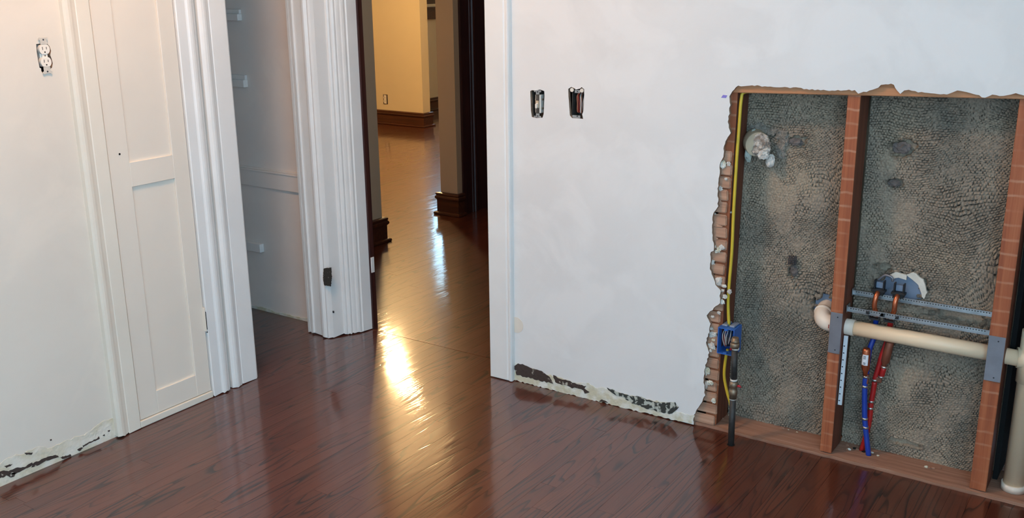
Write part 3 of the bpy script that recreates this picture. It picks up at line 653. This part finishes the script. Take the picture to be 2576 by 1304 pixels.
def vnoise(nx, nz, cx, cz, r):
    """smooth value noise on an nx x nz grid with cx x cz cells"""
    g = r.random((cx+2, cz+2)); u = np.linspace(0, cx, nx); v = np.linspace(0, cz, nz)
    i = np.floor(u).astype(int); j = np.floor(v).astype(int); fu = u-i; fv = v-j
    fu = fu*fu*(3-2*fu); fv = fv*fv*(3-2*fv)
    a = g[np.ix_(i, j)]; b = g[np.ix_(i+1, j)]; c = g[np.ix_(i, j+1)]; d = g[np.ix_(i+1, j+1)]
    return (a*(1-fu)[:, None]+b*fu[:, None])*(1-fv)[None]+(c*(1-fu)[:, None]+d*fu[:, None])*fv[None]
def lath_panel(x0, x1, z0, z1, y, label, holes, open_zones, flat_zones):
    st = .0016; nx = int((x1-x0)/st); nz = int((z1-z0)/st)
    r = np.random.default_rng(int(x0*1000))
    X = np.linspace(x0, x1, nx)[:, None]*np.ones((1, nz)); Z = np.ones((nx, 1))*np.linspace(z0, z1, nz)[None]
    wx = (vnoise(nx, nz, 9, 26, r)-.5)*.012+(vnoise(nx, nz, 30, 90, r)-.5)*.004; wz = (vnoise(nx, nz, 9, 26, r)-.5)*.012+(vnoise(nx, nz, 30, 90, r)-.5)*.004
    tilt = (vnoise(nx, nz, 3, 7, r)-.5)*.35
    u = X-x0+wx; v = Z-z0+wz+tilt*(X-x0)
    A, B = .0098, .0080                          # cell of the expanded metal
    row = np.floor(v/B); uu = u/A+.5*(row % 2); cu = uu-np.floor(uu)-.5; cv = v/B-row-.5
    cell = (np.floor(uu)*131+row*71).astype(int) % 997; amp = r.random(997)[cell]; amp2 = r.random(997)[cell]
    open_m = vnoise(nx, nz, 7, 18, r)
    for (hx, hz, rx, rz, s) in open_zones: open_m = open_m+s*np.exp(-(((X-hx)/rx)**2+((Z-hz)/rz)**2)*1.2)
    for (hx, hz, rx, rz, s) in flat_zones: open_m = open_m-s*np.exp(-(((X-hx)/rx)**2+((Z-hz)/rz)**2)*1.2)
    opn = np.clip((open_m-.54)/.2, 0, 1)         # 0 = plaster pressed over the strands, 1 = bare strands
    smear = np.clip((.36-open_m)/.15, 0, 1)
    d = np.abs(cu)*1.1+np.abs(cv)*1.1
    bump = np.clip(1-(d/.60)**2, 0, 1)
    h = bump*(.0014+.0028*amp)*(1-.6*smear)
    strand = np.clip((d-.46)/.10, 0, 1)
    # slit beside each key where the strand was not filled: an upright dash, and a level one where the mesh is bare
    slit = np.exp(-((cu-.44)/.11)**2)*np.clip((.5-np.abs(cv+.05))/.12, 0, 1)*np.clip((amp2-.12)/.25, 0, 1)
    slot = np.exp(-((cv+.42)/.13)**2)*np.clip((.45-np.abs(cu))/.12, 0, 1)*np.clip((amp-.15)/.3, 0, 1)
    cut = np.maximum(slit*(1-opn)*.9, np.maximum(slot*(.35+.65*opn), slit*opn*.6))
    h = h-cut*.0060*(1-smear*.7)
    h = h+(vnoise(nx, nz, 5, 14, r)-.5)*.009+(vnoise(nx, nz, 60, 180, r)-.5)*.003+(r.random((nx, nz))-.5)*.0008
    dark = np.clip(cut*1.5, 0, .96)*(1-smear*.75)*np.clip((vnoise(nx, nz, 50, 150, r)-.15)/.35, .15, 1)  # shade of the slits between keys, painted as dark colour
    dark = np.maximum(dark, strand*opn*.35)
    for (hx, hz, rx, rz, dep) in holes:
        q = np.sqrt(((X-hx)/rx)**2+((Z-hz)/rz)**2)+(vnoise(nx, nz, 40, 120, r)-.5)*.7+(vnoise(nx, nz, 14, 40, r)-.5)*.5
        e = np.clip((1.05-q)/.22, 0, 1); h = h*(1-e)-e*dep
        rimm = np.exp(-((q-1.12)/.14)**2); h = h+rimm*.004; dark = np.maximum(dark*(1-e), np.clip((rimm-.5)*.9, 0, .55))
    co = np.stack([X, y-h, Z], -1).reshape(-1, 3)
    ii = np.arange(nx*nz).reshape(nx, nz)
    f = np.stack([ii[:-1, :-1], ii[1:, :-1], ii[1:, 1:], ii[:-1, 1:]], -1).reshape(-1, 4)
    me = D.meshes.new('metal_lath_panel'); me.vertices.add(len(co)); me.vertices.foreach_set('co', co.ravel().astype(np.float32))
    me.loops.add(f.size); me.loops.foreach_set('vertex_index', f.ravel().astype(np.int32)); me.polygons.add(len(f))
    me.polygons.foreach_set('loop_start', (np.arange(len(f))*4).astype(np.int32)); me.update(calc_edges=True); me.validate()
    at = me.attributes.new('strand', 'FLOAT', 'POINT'); at.data.foreach_set('value', dark.ravel().astype(np.float32))
    for p in me.polygons: p.use_smooth = True
    return tag(link('metal_lath_panel', me, M['meshlath']), label, 'metal lath')
lath_panel(1.728, 2.100, .004, 1.34, .138, 'grey-brown metal lath with plaster keys in the left bay behind the yellow cable',
    [(1.915, 1.015, .032, .016, .012), (1.926, .572, .014, .018, .02), (2.035, .475, .036, .036, .04)],
    [(1.83, 1.12, .12, .05, .35), (2.0, 1.12, .08, .05, .35), (1.82, .575, .1, .03, .3), (2.0, .56, .08, .035, .35), (2.0, .36, .09, .1, .12)], [(1.86, .82, .09, .16, .3), (1.99, .93, .08, .1, .25)])
lath_panel(2.134, 2.560, .004, 1.34, .138, 'brown metal lath with plaster keys in the right bay behind the copper pipes',
    [(2.239, 1.018, .036, .026, .016), (2.226, .911, .026, .015, .012), (2.218, .636, .03, .014, .022), (2.275, .580, .062, .048, .03), (2.45, .52, .08, .018, .012), (2.34, .06, .05, .012, .012)],
    [(2.30, 1.13, .14, .05, .4), (2.42, .78, .14, .14, .5), (2.30, 1.06, .08, .03, .3), (2.36, .66, .12, .07, .45)], [(2.26, .83, .08, .08, .4), (2.42, .92, .12, .06, .3), (2.2, .75, .05, .1, .2)])
# ragged lumps of old mortar round the torn holes
for px, py, sx, sz, mt, lab in ((2002, 357, .022, .012, 'cement', 'dark grey mortar lump right of the pale pipe stub'), (2268, 372, .026, .018, 'cement', 'large dark mortar plug high on the right lath panel'),
                                (2250, 461, .019, .010, 'cement', 'small dark mortar plug below the larger one on the right lath panel'), (1998, 682, .013, .018, 'cement', 'grey mortar nub in the middle of the left lath panel')):
    h0 = hit(px, py, 1, .134); tag(lump('mortar_plug', (h0[0], .134, h0[2]), (sx, .010, sz), M[mt], None, .45, 2.2, px, 3), lab, 'mortar')
h0 = hit(1995, 654, 1, .128)
o = thing('lath_scrap', (h0[0], .128, h0[2]), 'small dark square scrap of metal mesh on the left lath panel', 'mesh scrap')
for k in range(5):
    box('strand', h0[0]-.013+k*.006, h0[0]-.011+k*.006, .121, .124, h0[2]-.016, h0[2]+.015, M['ink'], o)
    box('strand', h0[0]-.014, h0[0]+.014, .1205, .1235, h0[2]-.015+k*.0065, h0[2]-.0135+k*.0065, M['ink'], o)
# broken pipe stub packed with plaster, high in the left bay
ps = thing('broken_pipe_stub', (1.785, .12, .95), 'broken tan pipe stub packed with crumbly white plaster, high in the left bay', 'pipe stub')
c0 = hit(1912, 362, 1, .105)
tube('pipe_collar', smooth_path([(1.775, .135, c0[2]+.005), (1.783, .110, c0[2]+.003), (1.800, .088, c0[2])], 4), [.040]*9, M['tan'], ps, 24)
for k, (dx, dz, sx, sz, mt) in enumerate(((.004, .012, .030, .024, 'fill'), (.016, -.006, .026, .026, 'fill'), (.002, -.020, .020, .016, 'fill'), (.020, -.030, .018, .016, 'foam'))):
    lump('plaster_fill', (c0[0]+dx, .088-.002*k, c0[2]+dz), (sx, .013, sz), M[mt], ps, .3, 2.1, k+3, 5)
a = hit(1938, 405, 1, .10); lump('plaster_drip', (a[0], .100, a[2]), (.015, .013, .020), M['foam'], ps, .25, 1.6, 8, 4)
a = hit(1880, 392, 1, .098); lump('plastic_lip', (a[0]+.004, .095, a[2]+.006), (.012, .012, .026), M['palegrey'], ps, .35, 1.8, 5, 3)
a = hit(1890, 345, 1, .10); lump('plastic_lip', (a[0]+.004, .108, a[2]), (.014, .014, .022), M['palegrey'], ps, .35, 1.8, 6, 3)
a = hit(1960, 325, 1, .118)
for k in range(6): lump('mortar_ring', (1.770+k*.018, .134, c0[2]+.047+.005*math.sin(k*2)-.0008*k*k), (.017, .008, .008+.004*(k % 2)), M['mortar'], ps, .55, 2.4, k+30, 4)
for k in range(4): lump('mortar_ring', (1.868-.004*k+.008*(k % 2), .134, c0[2]+.03-k*.021), (.013, .008, .015), M['mortar'], ps, .55, 2.4, k+40, 4)

# ================================================================== pipes in the right bay
# nail plates
for x0, x1, z0, z1, lab in ((2.0965, 2.1335, .3635, .500, 'grey steel nail plate on the middle stud, over the drain pipe'), (2.5565, 2.6015, .372, .512, 'grey steel nail plate on the right-hand stud beside the dark void')):
    t = thing('nail_plate', ((x0+x1)/2, .022, z0), lab, 'nail plate', 'steel nail plates on the studs')
    box('plate', x0, x1, .0195, .0225, z0, z1, M['plate'], t, .0006, 1)
    for k, zz in enumerate((z0+.012, z1-.014)):
        tube('nail_dimple', [((x0+x1)/2+.004, .0197, zz), ((x0+x1)/2+.004, .0188, zz)], .0022, M['ink'], t, 10)
# drain pipe
PZ, PY, PR = .4405, .075, .0242
dp = thing('drain_pipe', (2.35, PY, PZ-PR), 'cream plastic drain pipe running level through the two right studs', 'pipe')
tube('pipe', [(2.115, PY, PZ+.001), (2.64, PY, PZ-.002)], PR, M['pvc'], dp, 28)
tube('hub', [(2.108, PY, PZ+.001), (2.160, PY, PZ+.0008)], PR+.0022, M['pvc2'], dp, 28)
el = tube('elbow', smooth_path([(2.118, PY, PZ+.001), (2.090, PY, PZ+.001), (2.066, PY+.004, PZ+.004), (2.052, PY+.017, PZ+.012), (2.046, PY+.04, PZ+.020), (2.045, .165, PZ+.030)], 5), PR+.0030, M['pvc2'], dp, 24)
tube('hub_rim', [(2.0462, PY+.034, PZ+.0185), (2.0460, PY+.044, PZ+.0215)], PR+.0052, M['pvc2'], dp, 24)
for k in range(2): box('print_mark', 2.0935-.0035-k*.006, 2.0935-k*.006-.001, PY-PR-.0036, PY-PR-.0026, PZ-.006, PZ+.012-k*.006, M['wirer'], dp)
a = hit(2062, 760, 1, .15)
tag(sheet('duct_scrap', [jag([(2.003, .455), (2.010, .512), (2.062, .512), (2.066, .47), (2.04, .44)], .003, .01, True, 4)], 'xz', .150, .156, M['tin']), 'blue-grey sheet metal showing in the torn hole behind the pipe elbow', 'sheet metal')
# waste stack at the right edge
stk = thing('waste_stack', (2.668, .088, .012), 'upright cream plastic waste stack standing in the dark void at the right edge', 'pipe')
tube('stack_pipe', [(2.668, .088, .012), (2.668, .088, 1.7)], .0302, M['pvc'], stk, 28)
tube('tee_body', [(2.668, .088, PZ-.075), (2.668, .088, PZ+.085)], .0345, M['pvc'], stk, 28)
tube('tee_branch', [(2.668, .088, PZ-.002), (2.630, PY+.004, PZ-.002)], .031, M['pvc'], stk, 24)
tube('foot_collar', [(2.668, .088, .0125), (2.668, .088, .035)], .0345, M['pvc2'], stk, 28)
# slotted brackets
def bracket(y, z, label, lip):
    t = thing('slotted_bracket', (2.35, y, z), label, 'bracket', 'slotted steel brackets between the studs')
    box('rail', 2.136, 2.555, y-.001, y+.001, z-.004, z+.006, M['galv'], t)
    box('flange', 2.136, 2.555, y-.014, y-.0012, z-.0060, z-.0042, M['galv'], t)
    box('end_tab', 2.1365, 2.1385, y-.014, y+.02, z-.009, z+.014, M['galv'], t); box('end_tab', 2.5525, 2.5545, y-.014, y+.02, z-.009, z+.014, M['galv'], t)
    bm = bmesh.new()
    for k in range(50): add_box(bm, 2.145+k*.0080, 2.1485+k*.0080, y-.0013, y-.0009, z-.0002, z+.003)
    tag(from_bm('slots', bm, M['iron'], t), kind='stuff')
bracket(.112, .549, 'upper slotted steel bracket behind the two copper elbows', 0)
bracket(.062, .507, 'lower slotted steel bracket in front of the copper elbows', 0)
# black clamps, copper elbows and pex
def supply(x, xs, mat, side, kind):
    cl = thing('pipe_clamp', (x, .108, .572), 'black plastic pipe clamp on the upper bracket, %s copper elbow' % side, 'clamp', 'black clamps on the brackets')
    z = .580
    box('clamp_block', x-.021, x+.021, .086, .110, z-.012, z-.004, M['blackpl'], cl, .001, 1)
    box('clamp_block', x-.016, x+.016, .090, .112, z-.022, z-.012, M['blackpl'], cl, .001, 1)
    for s in (-1, 1): box('clamp_ear', x+s*.014-.002, x+s*.014+.002, .092, .112, z-.004, z+.024, M['blackpl'], cl, .0006, 1)
    box('clamp_face', x-.011, x+.011, .104, .107, z-.003, z+.016, M['tin'], cl, .0005, 1)
    cp = thing('copper_elbow', (x, .09, .50), 'copper stub elbow turning down between the brackets, %s one' % side, 'copper pipe', 'copper stub elbows')
    tube('copper_tube', smooth_path([(x, .150, z-.012), (x, .112, z-.012), (x-.001, .086, z-.016), (x-.003, .076, z-.034), (x-.004, .078, .52), (xs-.002, .094, .492), (xs-.004, .100, .484)], 5), .0078, M['copper'], cp, 16)
    tube('crimp_ring', [(xs-.003, .098, .490), (xs-.004, .100, .482)], .0098, M['crimp'], cp, 16)
    c2 = thing('bracket_clip', (xs, .065, .498), 'black plastic clip under the lower bracket, %s supply' % side, 'clip', 'black clips under the lower bracket')
    bm = bmesh.new(); prof = [(-.026, .010), (-.018, .010), (-.012, -.006), (.012, -.006), (.018, .010), (.026, .010), (.026, .006), (.020, .004), (.014, -.012), (-.014, -.012), (-.020, .004), (-.026, .006)]
    a = [bm.verts.new((xs+p, .050, .499+q)) for p, q in prof]; b = [bm.verts.new((xs+p, .064, .499+q)) for p, q in prof]
    for k in range(len(prof)): bm.faces.new((a[k], a[(k+1) % len(prof)], b[(k+1) % len(prof)], b[k]))
    bm.faces.new(a); bm.faces.new(b[::-1]); from_bm('clip_body', bm, M['blackpl'], c2)
supply(2.218, 2.222, None, 'left', 0); supply(2.278, 2.268, None, 'right', 0)
def ring(p, parent, r=.0103, d=(0, 0, 1)):
    p = Vector(p); d = Vector(d).normalized()*.0035; tube('crimp_ring', [p-d, p+d], r, M['crimp'], parent, 14)
bl = thing('blue_water_pipe', (2.239, .08, .012), 'blue plastic water pipe rising from the sill to the left copper elbow', 'pipe')
tube('upper_pipe', smooth_path([(2.218, .100, .484), (2.215, .110, .455), (2.214, .110, .41), (2.206, .098, .36), (2.208, .082, .262)], 5), .0083, M['pexb'], bl)
tube('lower_pipe', smooth_path([(2.208, .080, .285), (2.207, .080, .25), (2.214, .080, .16), (2.219, .080, .12), (2.232, .080, .05), (2.239, .082, .010)], 5), .0086, M['pexb'], bl)
box('tee_fitting', 2.200, 2.2165, .074, .088, .258, .292, M['copper_dull'], bl, .004, 2)
for p in ((2.2075, .080, .283), (2.2072, .080, .249), (2.2165, .080, .138), (2.2215, .080, .108)): ring(p, bl)
tube('coupling', [(2.2165, .080, .137), (2.2215, .080, .109)], .0075, M['copper_dull'], bl, 12)
rd = thing('red_water_pipe', (2.213, .08, .012), 'red plastic water pipe crossing behind the blue one to the right copper elbow', 'pipe')
tube('upper_pipe', smooth_path([(2.264, .100, .484), (2.259, .1105, .455), (2.256, .1105, .41), (2.246, .105, .36), (2.236, .104, .30), (2.230, .104, .268)], 5), .0083, M['pexr'], rd)
tube('lower_pipe', smooth_path([(2.231, .104, .262), (2.229, .104, .226), (2.226, .104, .182), (2.226, .105, .131), (2.219, .106, .06), (2.210, .106, .010)], 5), .0086, M['pexr'], rd)
tube('branch_pipe', smooth_path([(2.256, .100, .318), (2.250, .102, .282)], 4), .0088, M['pexr'], rd)
box('elbow_fitting', 2.230, 2.252, .097, .111, .262, .282, M['copper_dull'], rd, .004, 2)
for p in ((2.256, .100, .320), (2.250, .102, .284), (2.231, .104, .268), (2.2265, .104, .192), (2.226, .104, .168)): ring(p, rd)
tube('coupling', [(2.2265, .104, .191), (2.226, .104, .169)], .0075, M['copper_dull'], rd, 12)
def arrester(x, y, z0, z1, xt, r, label, sticker):
    t = thing('shock_arrester', (x, y, z0), label, 'arrester', 'copper water hammer arresters')
    P = [(x, y, z0), (x, y, z0+.012), (x+(xt-x)*.2, y, z0+.022), (xt, y, z1-.006), (xt, y, z1)]
    tube('copper_body', P, [r*.55, r*.6, r, r, r*.8], M['copper' if sticker else 'copper_dull'], t, 20)
    if sticker:
        bm = bmesh.new(); n = 7
        for k in range(n):
            a0 = math.pi*(1.18+.55*k/n); a1 = math.pi*(1.18+.55*(k+1)/n); rr = r+.0006; cx = x+(xt-x)*.5
            v = [bm.verts.new((cx+rr*math.cos(a), y+rr*math.sin(a), zz)) for a, zz in ((a0, z0+.038), (a1, z0+.038), (a1, z1-.018), (a0, z1-.018))]; bm.faces.new(v)
        bmesh.ops.remove_doubles(bm, verts=bm.verts, dist=1e-6); lb = from_bm('paper_label', bm, M['white'], t)
        for k in range(3): box('print_line', cx-.006, cx+.002, y-r-.0012, y-r-.0008, z1-.024-k*.004, z1-.0225-k*.004, M['ink'], lb)
        for s, xx in (('S', -.005), ('I', .0)):
            cu = D.curves.new('glyph', 'FONT'); cu.body = s; cu.size = .011; cu.extrude = .0002; fo = D.objects.new('glyph', cu); COL.objects.link(fo)
            bpy.context.view_layer.update(); dg = bpy.context.evaluated_depsgraph_get(); me = D.meshes.new_from_object(fo.evaluated_get(dg), depsgraph=dg); D.objects.remove(fo)
            me.transform(Matrix.Translation((cx+xx, y-r-.0010, z0+.041)) @ Matrix.Rotation(math.pi/2, 4, 'X')); me.materials.clear(); link('printed_letter', me, M['ink'], lb)
arrester(2.209, .062, .293, .385, 2.206, .0125, 'copper shock arrester with white paper label on the blue water pipe', True)
arrester(2.256, .100, .318, .410, 2.266, .0135, 'dull copper shock arrester on the red water pipe behind the drain pipe', False)
# sheet metal and boards showing through the torn hole behind the clamps
tg = thing('torn_hole_flashing', (2.275, .145, .53), 'pale blue-grey flashing and paper in the torn hole behind the black clamps', 'flashing')
sheet('flashing', [jag(px_loop([(2205, 735), (2200, 705), (2240, 688), (2285, 690), (2318, 712), (2330, 745), (2300, 765), (2240, 755)], 1, .146), .004, .012, True, 6)], 'xz', .146, .150, M['tin'], tg)
for k, pl in enumerate(([(2280, 690), (2300, 684), (2322, 702), (2334, 735), (2324, 752), (2318, 738), (2312, 716), (2296, 702)], [(2240, 690), (2254, 684), (2282, 690), (2281, 704), (2262, 698), (2246, 702)])):
    sheet('torn_paper', [jag(px_loop(pl, 1, .138), .002, .008, True, 60+k)], 'xz', .131, .141, M['rim'], tg)
tube('curled_strip', smooth_path([hit(2208, 706, 1, .120), hit(2226, 693, 1, .115), hit(2243, 698, 1, .112), hit(2246, 708, 1, .114)], 5), .004, M['plate'], tg, 10)
# ruler strip on the side of the middle stud
rl = thing('measuring_strip', (2.146, .04, .182), 'white measuring strip with dark tick marks beside the middle stud', 'ruler')
bm = bmesh.new(); v = add_box(bm, 2.1365, 2.149, .046, .0520, 0, .237)
for q in v: q.co.y += -.0 if q.co.z > .1 else -.004; q.co.z += .182
from_bm('strip', bm, M['white'], rl)
for k in range(9):
    zz = .195+k*.0235; yy = .0455-.004*(1-(zz-.182)/.237)
    box('tick_mark', 2.138, 2.1425, yy, yy+.0004, zz, zz+.0035, M['ink'], rl)

# ================================================================== cable, blue box, gas pipe at the left stud
cb = thing('yellow_cable', (1.752, .03, .1), 'yellow electrical cable stapled down the left stud through the blue box', 'cable')
tube('upper_run', smooth_path([(2.02, .085, 1.205), (1.90, .07, 1.190), (1.80, .05, 1.176), (1.764, .036, 1.172), (1.757, .032, 1.15), (1.755, .031, 1.06), (1.753, .03, .946), (1.752, .03, .782), (1.753, .03, .639), (1.749, .03, .483), (1.757, .03, .385)], 6), .0052, M['yellow'], cb, 12)
tube('lower_run', smooth_path([(1.757, .03, .30), (1.752, .03, .272), (1.749, .03, .203), (1.763, .03, .142), (1.776, .03, .105), (1.784, .03, .06), (1.791, .03, .0135)], 6), .0050, M['yellow'], cb, 12)
for zz in (.78, .49): tube('staple', [(1.745, .024, zz), (1.745, .036, zz)], .0035, M['galv'], cb, 8)
jb = thing('junction_box', (1.76, 0, .292), 'blue plastic electrical box with loose wires on the left stud', 'electrical box')
bx0, bx1, by0, by1, bz0, bz1, tk = 1.7325, 1.7905, -.006, .062, .2925, .386, .0026
bm = bmesh.new()
add_box(bm, bx0, bx0+tk, by0, by1, bz0, bz1); add_box(bm, bx1-tk, bx1, by0, by1, bz0, bz1)
add_box(bm, bx0+tk, bx1-tk, by0, by1, bz0, bz0+tk); add_box(bm, bx0+tk, bx1-tk, by0, by1, bz1-tk, bz1); add_box(bm, bx0+tk, bx1-tk, by1-tk, by1, bz0+tk, bz1-tk)
from_bm('shell', bm, M['blue'], jb)
for x in (bx0+.006, bx0+.032): box('clamp_tab', x, x+.019, .012, .058, bz1, bz1+.007, M['blue_top'], jb, .002, 1)
box('screw_tab', bx0+.022, bx0+.034, by0, by0+.01, bz1-tk-.006, bz1-tk, M['blue'], jb); box('screw_tab', bx0+.022, bx0+.034, by0, by0+.01, bz0+tk, bz0+tk+.006, M['blue'], jb)
for k, (mt, xx) in enumerate((('wirew', .014), ('wirek', .018), ('wirer', .022), ('wirew', .027), ('wirek', .032), ('wirew', .037), ('wirek', .041), ('wirew', .020), ('wirek', .035))):
    r_ = random.Random(k); tube('wire', smooth_path([(bx0+.02+r_.uniform(0, .02), .045, bz1-.006), (bx0+xx, .012+r_.uniform(0, .01), bz1-.016), (bx0+xx+r_.uniform(-.004, .004), .006, bz0+.055), (bx0+xx*.55+.012, .012, bz0+.022+r_.uniform(0, .012)), (bx0+xx, .03, bz0+.05)], 5), .0014, M[mt], jb, 8)
tube('wire_nut', [(bx1-.010, .000, bz0+.018), (bx1-.008, .006, bz0+.040)], [.006, .0045], M['red'], jb, 12)
gp = thing('gas_pipe', (1.822, -.069, 0), 'black iron gas pipe with brass fittings rising from the floor before the opening', 'pipe')
gx, gy = 1.822, -.069
tube('lower_pipe', [(gx+.002, gy, .0005), (gx, gy, .17)], .0107, M['iron'], gp, 18)
tube('upper_pipe', [(gx, gy, .235), (gx-.003, gy, .342)], .0104, M['iron'], gp, 18)
tube('coupling', [(gx, gy, .170), (gx, gy, .183), (gx, gy, .184), (gx, gy, .200), (gx, gy, .201), (gx, gy, .212), (gx, gy, .213), (gx, gy, .232)], [.0125, .0125, .0140, .0140, .0125, .0125, .0138, .0138], M['brass'], gp, 20)
for zz in (.166, .233, .344): tube('thread_tape', [(gx, gy, zz), (gx-.0003, gy, zz+.007)], .0118, M['tape'], gp, 18)
tube('hex_nut', [(gx-.003, gy, .350), (gx-.003, gy, .368)], .0158, M['brass'], gp, 6)
tube('union', [(gx-.003, gy, .368), (gx-.003, gy, .376), (gx-.003, gy, .377), (gx-.003, gy, .386)], [.0135, .0135, .0115, .0112], M['brass'], gp, 20)
tube('red_tag', [(gx+.012, gy, .217), (gx+.020, gy-.001, .219), (gx+.027, gy-.001, .216)], [.003, .005, .002], M['red'], gp, 8)
tube('floor_hole', [(gx+.002, gy, .0002), (gx+.002, gy, .0009)], .0135, M['black'], gp, 18)

# ================================================================== electrical devices
def capsule(bm, cx, cz, w, h, y0, y1, flat):
    """receptacle face: circle with flattened top and bottom"""
    pts = []
    for k in range(28):
        a = 2*math.pi*k/28; pts.append((cx+w*math.cos(a), cz+max(-h, min(h, w*math.sin(a)))))
    f = [bm.verts.new((x, y0, z)) for x, z in pts]; b = [bm.verts.new((x, y1, z)) for x, z in pts]
    for k in range(28): bm.faces.new((f[k], f[(k+1) % 28], b[(k+1) % 28], b[k]))
    bm.faces.new(f[::-1]); bm.faces.new(b)
def strap(t, mat, w=.010, top=.052, y=.002):
    box('strap', -w, w, y, y+.0015, -top, -.034, mat, t); box('strap', -w, w, y, y+.0015, .034, top, mat, t)
    for s in (-1, 1):
        for q in (-1, 1): tube('strap_ear', [(q*.0115, y-.0012, s*(top-.003)), (q*.0115, y+.0014, s*(top-.003))], .0040, mat, t, 12)
        tube('strap_screw', [(0, y-.0012, s*(top-.006)), (0, y+.0014, s*(top-.006))], .0024, M['ink'], t, 10)
def open_box(t, w, h, d, y0, mat):
    tk = .0015; bm = bmesh.new()
    add_box(bm, -w, -w+tk, y0, d, -h, h); add_box(bm, w-tk, w, y0, d, -h, h); add_box(bm, -w+tk, w-tk, y0, d, -h, -h+tk); add_box(bm, -w+tk, w-tk, y0, d, h-tk, h); add_box(bm, -w+tk, w-tk, d-tk, d, -h+tk, h-tk)
    from_bm('metal_box', bm, mat, t)
def duplex(loc, rz, label, group, recess=.016, box_mat=None):
    t = empty('duplex_outlet', loc, rz, label, 'outlet', group)
    open_box(t, .0285, .049, .062, recess, box_mat or M['black'])
    box('outlet_body', -.0125, .0125, .004, .034, -.033, .033, M['ivory'], t, .002, 1)
    for s in (-1, 1):
        bm = bmesh.new(); capsule(bm, 0, s*.0192, .0172, .0142, -.004, .010, 0); fc = from_bm('receptacle_face', bm, M['ivory'], t)
        for q, hh in ((-.0064, .0046), (.0064, .0038)): box('slot', q-.0009, q+.0009, -.0043, -.0038, s*.0192+.003-hh, s*.0192+.003+hh, M['black'], fc)
        tube('ground_hole', [(0, -.0043, s*.0192-.0085), (0, -.0038, s*.0192-.0085)], .0024, M['black'], fc, 10)
    box('bridge', -.009, .009, -.002, .008, -.008, .008, M['ivory'], t, .001, 1)
    tube('centre_screw', [(0, -.0026, 0), (0, -.0018, 0)], .0024, M['brass'], t, 10)
    strap(t, M['strapw'], .011, .054, -.0035)
    return t
h0 = hit(112, 140, 0, 0.0); duplex((.001, h0[1], h0[2]), math.pi/2, 'white duplex outlet without cover plate on the left wall', None)
h0 = hit(970, 250, 1, 5.144)
fo = empty('duplex_outlet', (h0[0], 5.143, h0[2]), 0, 'small ivory duplex outlet on the far yellow wall above the baseboard', 'outlet')
box('wall_gap', -.030, .030, -.0012, .001, -.052, .052, M['dark_patch'], fo)
box('outlet_body', -.017, .017, -.008, -.0012, -.046, .046, M['ivory'], fo, .002, 1)
for s in (-1, 1):
    bm = bmesh.new(); capsule(bm, 0, s*.0192, .0185, .0150, -.011, -.006, 0); fc = from_bm('receptacle_face', bm, M['ivory'], fo)
    for q in (-.0064, .0064): box('slot', q-.0012, q+.0012, -.0114, -.0109, s*.0192-.002, s*.0192+.007, M['black'], fc)
h0 = hit(1351.5, 262, 1, 0.0)
sw = empty('toggle_switch', (h0[0], .0, h0[2]), 0, 'ivory toggle switch without cover plate on the white wall beside the doorway', 'switch')
open_box(sw, .0275, .050, .062, .0135, M['steel_box'])
box('switch_body', -.0115, .0115, .004, .034, -.033, .033, M['ivory'], sw, .002, 1)
box('mounting_yoke', -.0065, .0065, .001, .004, -.034, .034, M['steel_box'], sw)
bm = bmesh.new(); add_box(bm, -.0045, .0045, -.010, .004, -.009, .007)
for v in bm.verts:
    if v.co.y < 0: v.co.z -= .006; v.co.x *= .8
bmesh.ops.bevel(bm, geom=bm.edges[:], offset=.0012, segments=2, affect='EDGES'); from_bm('toggle', bm, M['ivory'], sw)
box('toggle_collar', -.0068, .0068, -.0012, .002, -.014, .012, M['tan'], sw, .001, 1)
strap(sw, M['galv'], .0075, .049, .003)
for q, zz in ((.0145, .016), (.0145, -.016), (-.0145, .014)): tube('terminal_screw', [(q-.002, .014, zz), (q+.002, .014, zz)], .0036, M['brass'], sw, 10)
h0 = hit(1451, 262, 1, 0.0)
ob = empty('open_switch_box', (h0[0], .0, h0[2]), 0, 'open metal switch box with loose wires and no device, right of the toggle switch', 'electrical box')
open_box(ob, .0265, .048, .060, .0135, M['steel_box'])
for k, (mt, xx) in enumerate((('wirec', -.004), ('wirer', -.001), ('wirew', .005), ('wirec', .008), ('wirek', .013), ('wirew', .016), ('wirec', .002))):
    r_ = random.Random(k+9); tube('wire', smooth_path([(xx*.4, .050, .040), (xx-.004, .020+.003*k, .030), (xx+.003*math.sin(k), .012+.002*k, 0), (xx+r_.uniform(-.004, .004), .016+.002*k, -.026-r_.uniform(0, .012)), (xx*.5, .048, -.020)], 6), .0018, M[mt], ob, 8)
box('mounting_lug', -.011, .011, .004, .0055, .038, .048, M['galv'], ob); box('mounting_lug', -.020, .012, .004, .0055, -.050, -.040, M['galv'], ob)
for s in (-1, 1): tube('plaster_ear', [(s*.020, -.0015, .048), (s*.020, .003, .048)], .007, M['rim'], ob, 14)
for s in (-1, 1): tube('lug_screw', [(0, .0028, s*.043), (0, .004, s*.043)], .0022, M['ink'], ob, 10)
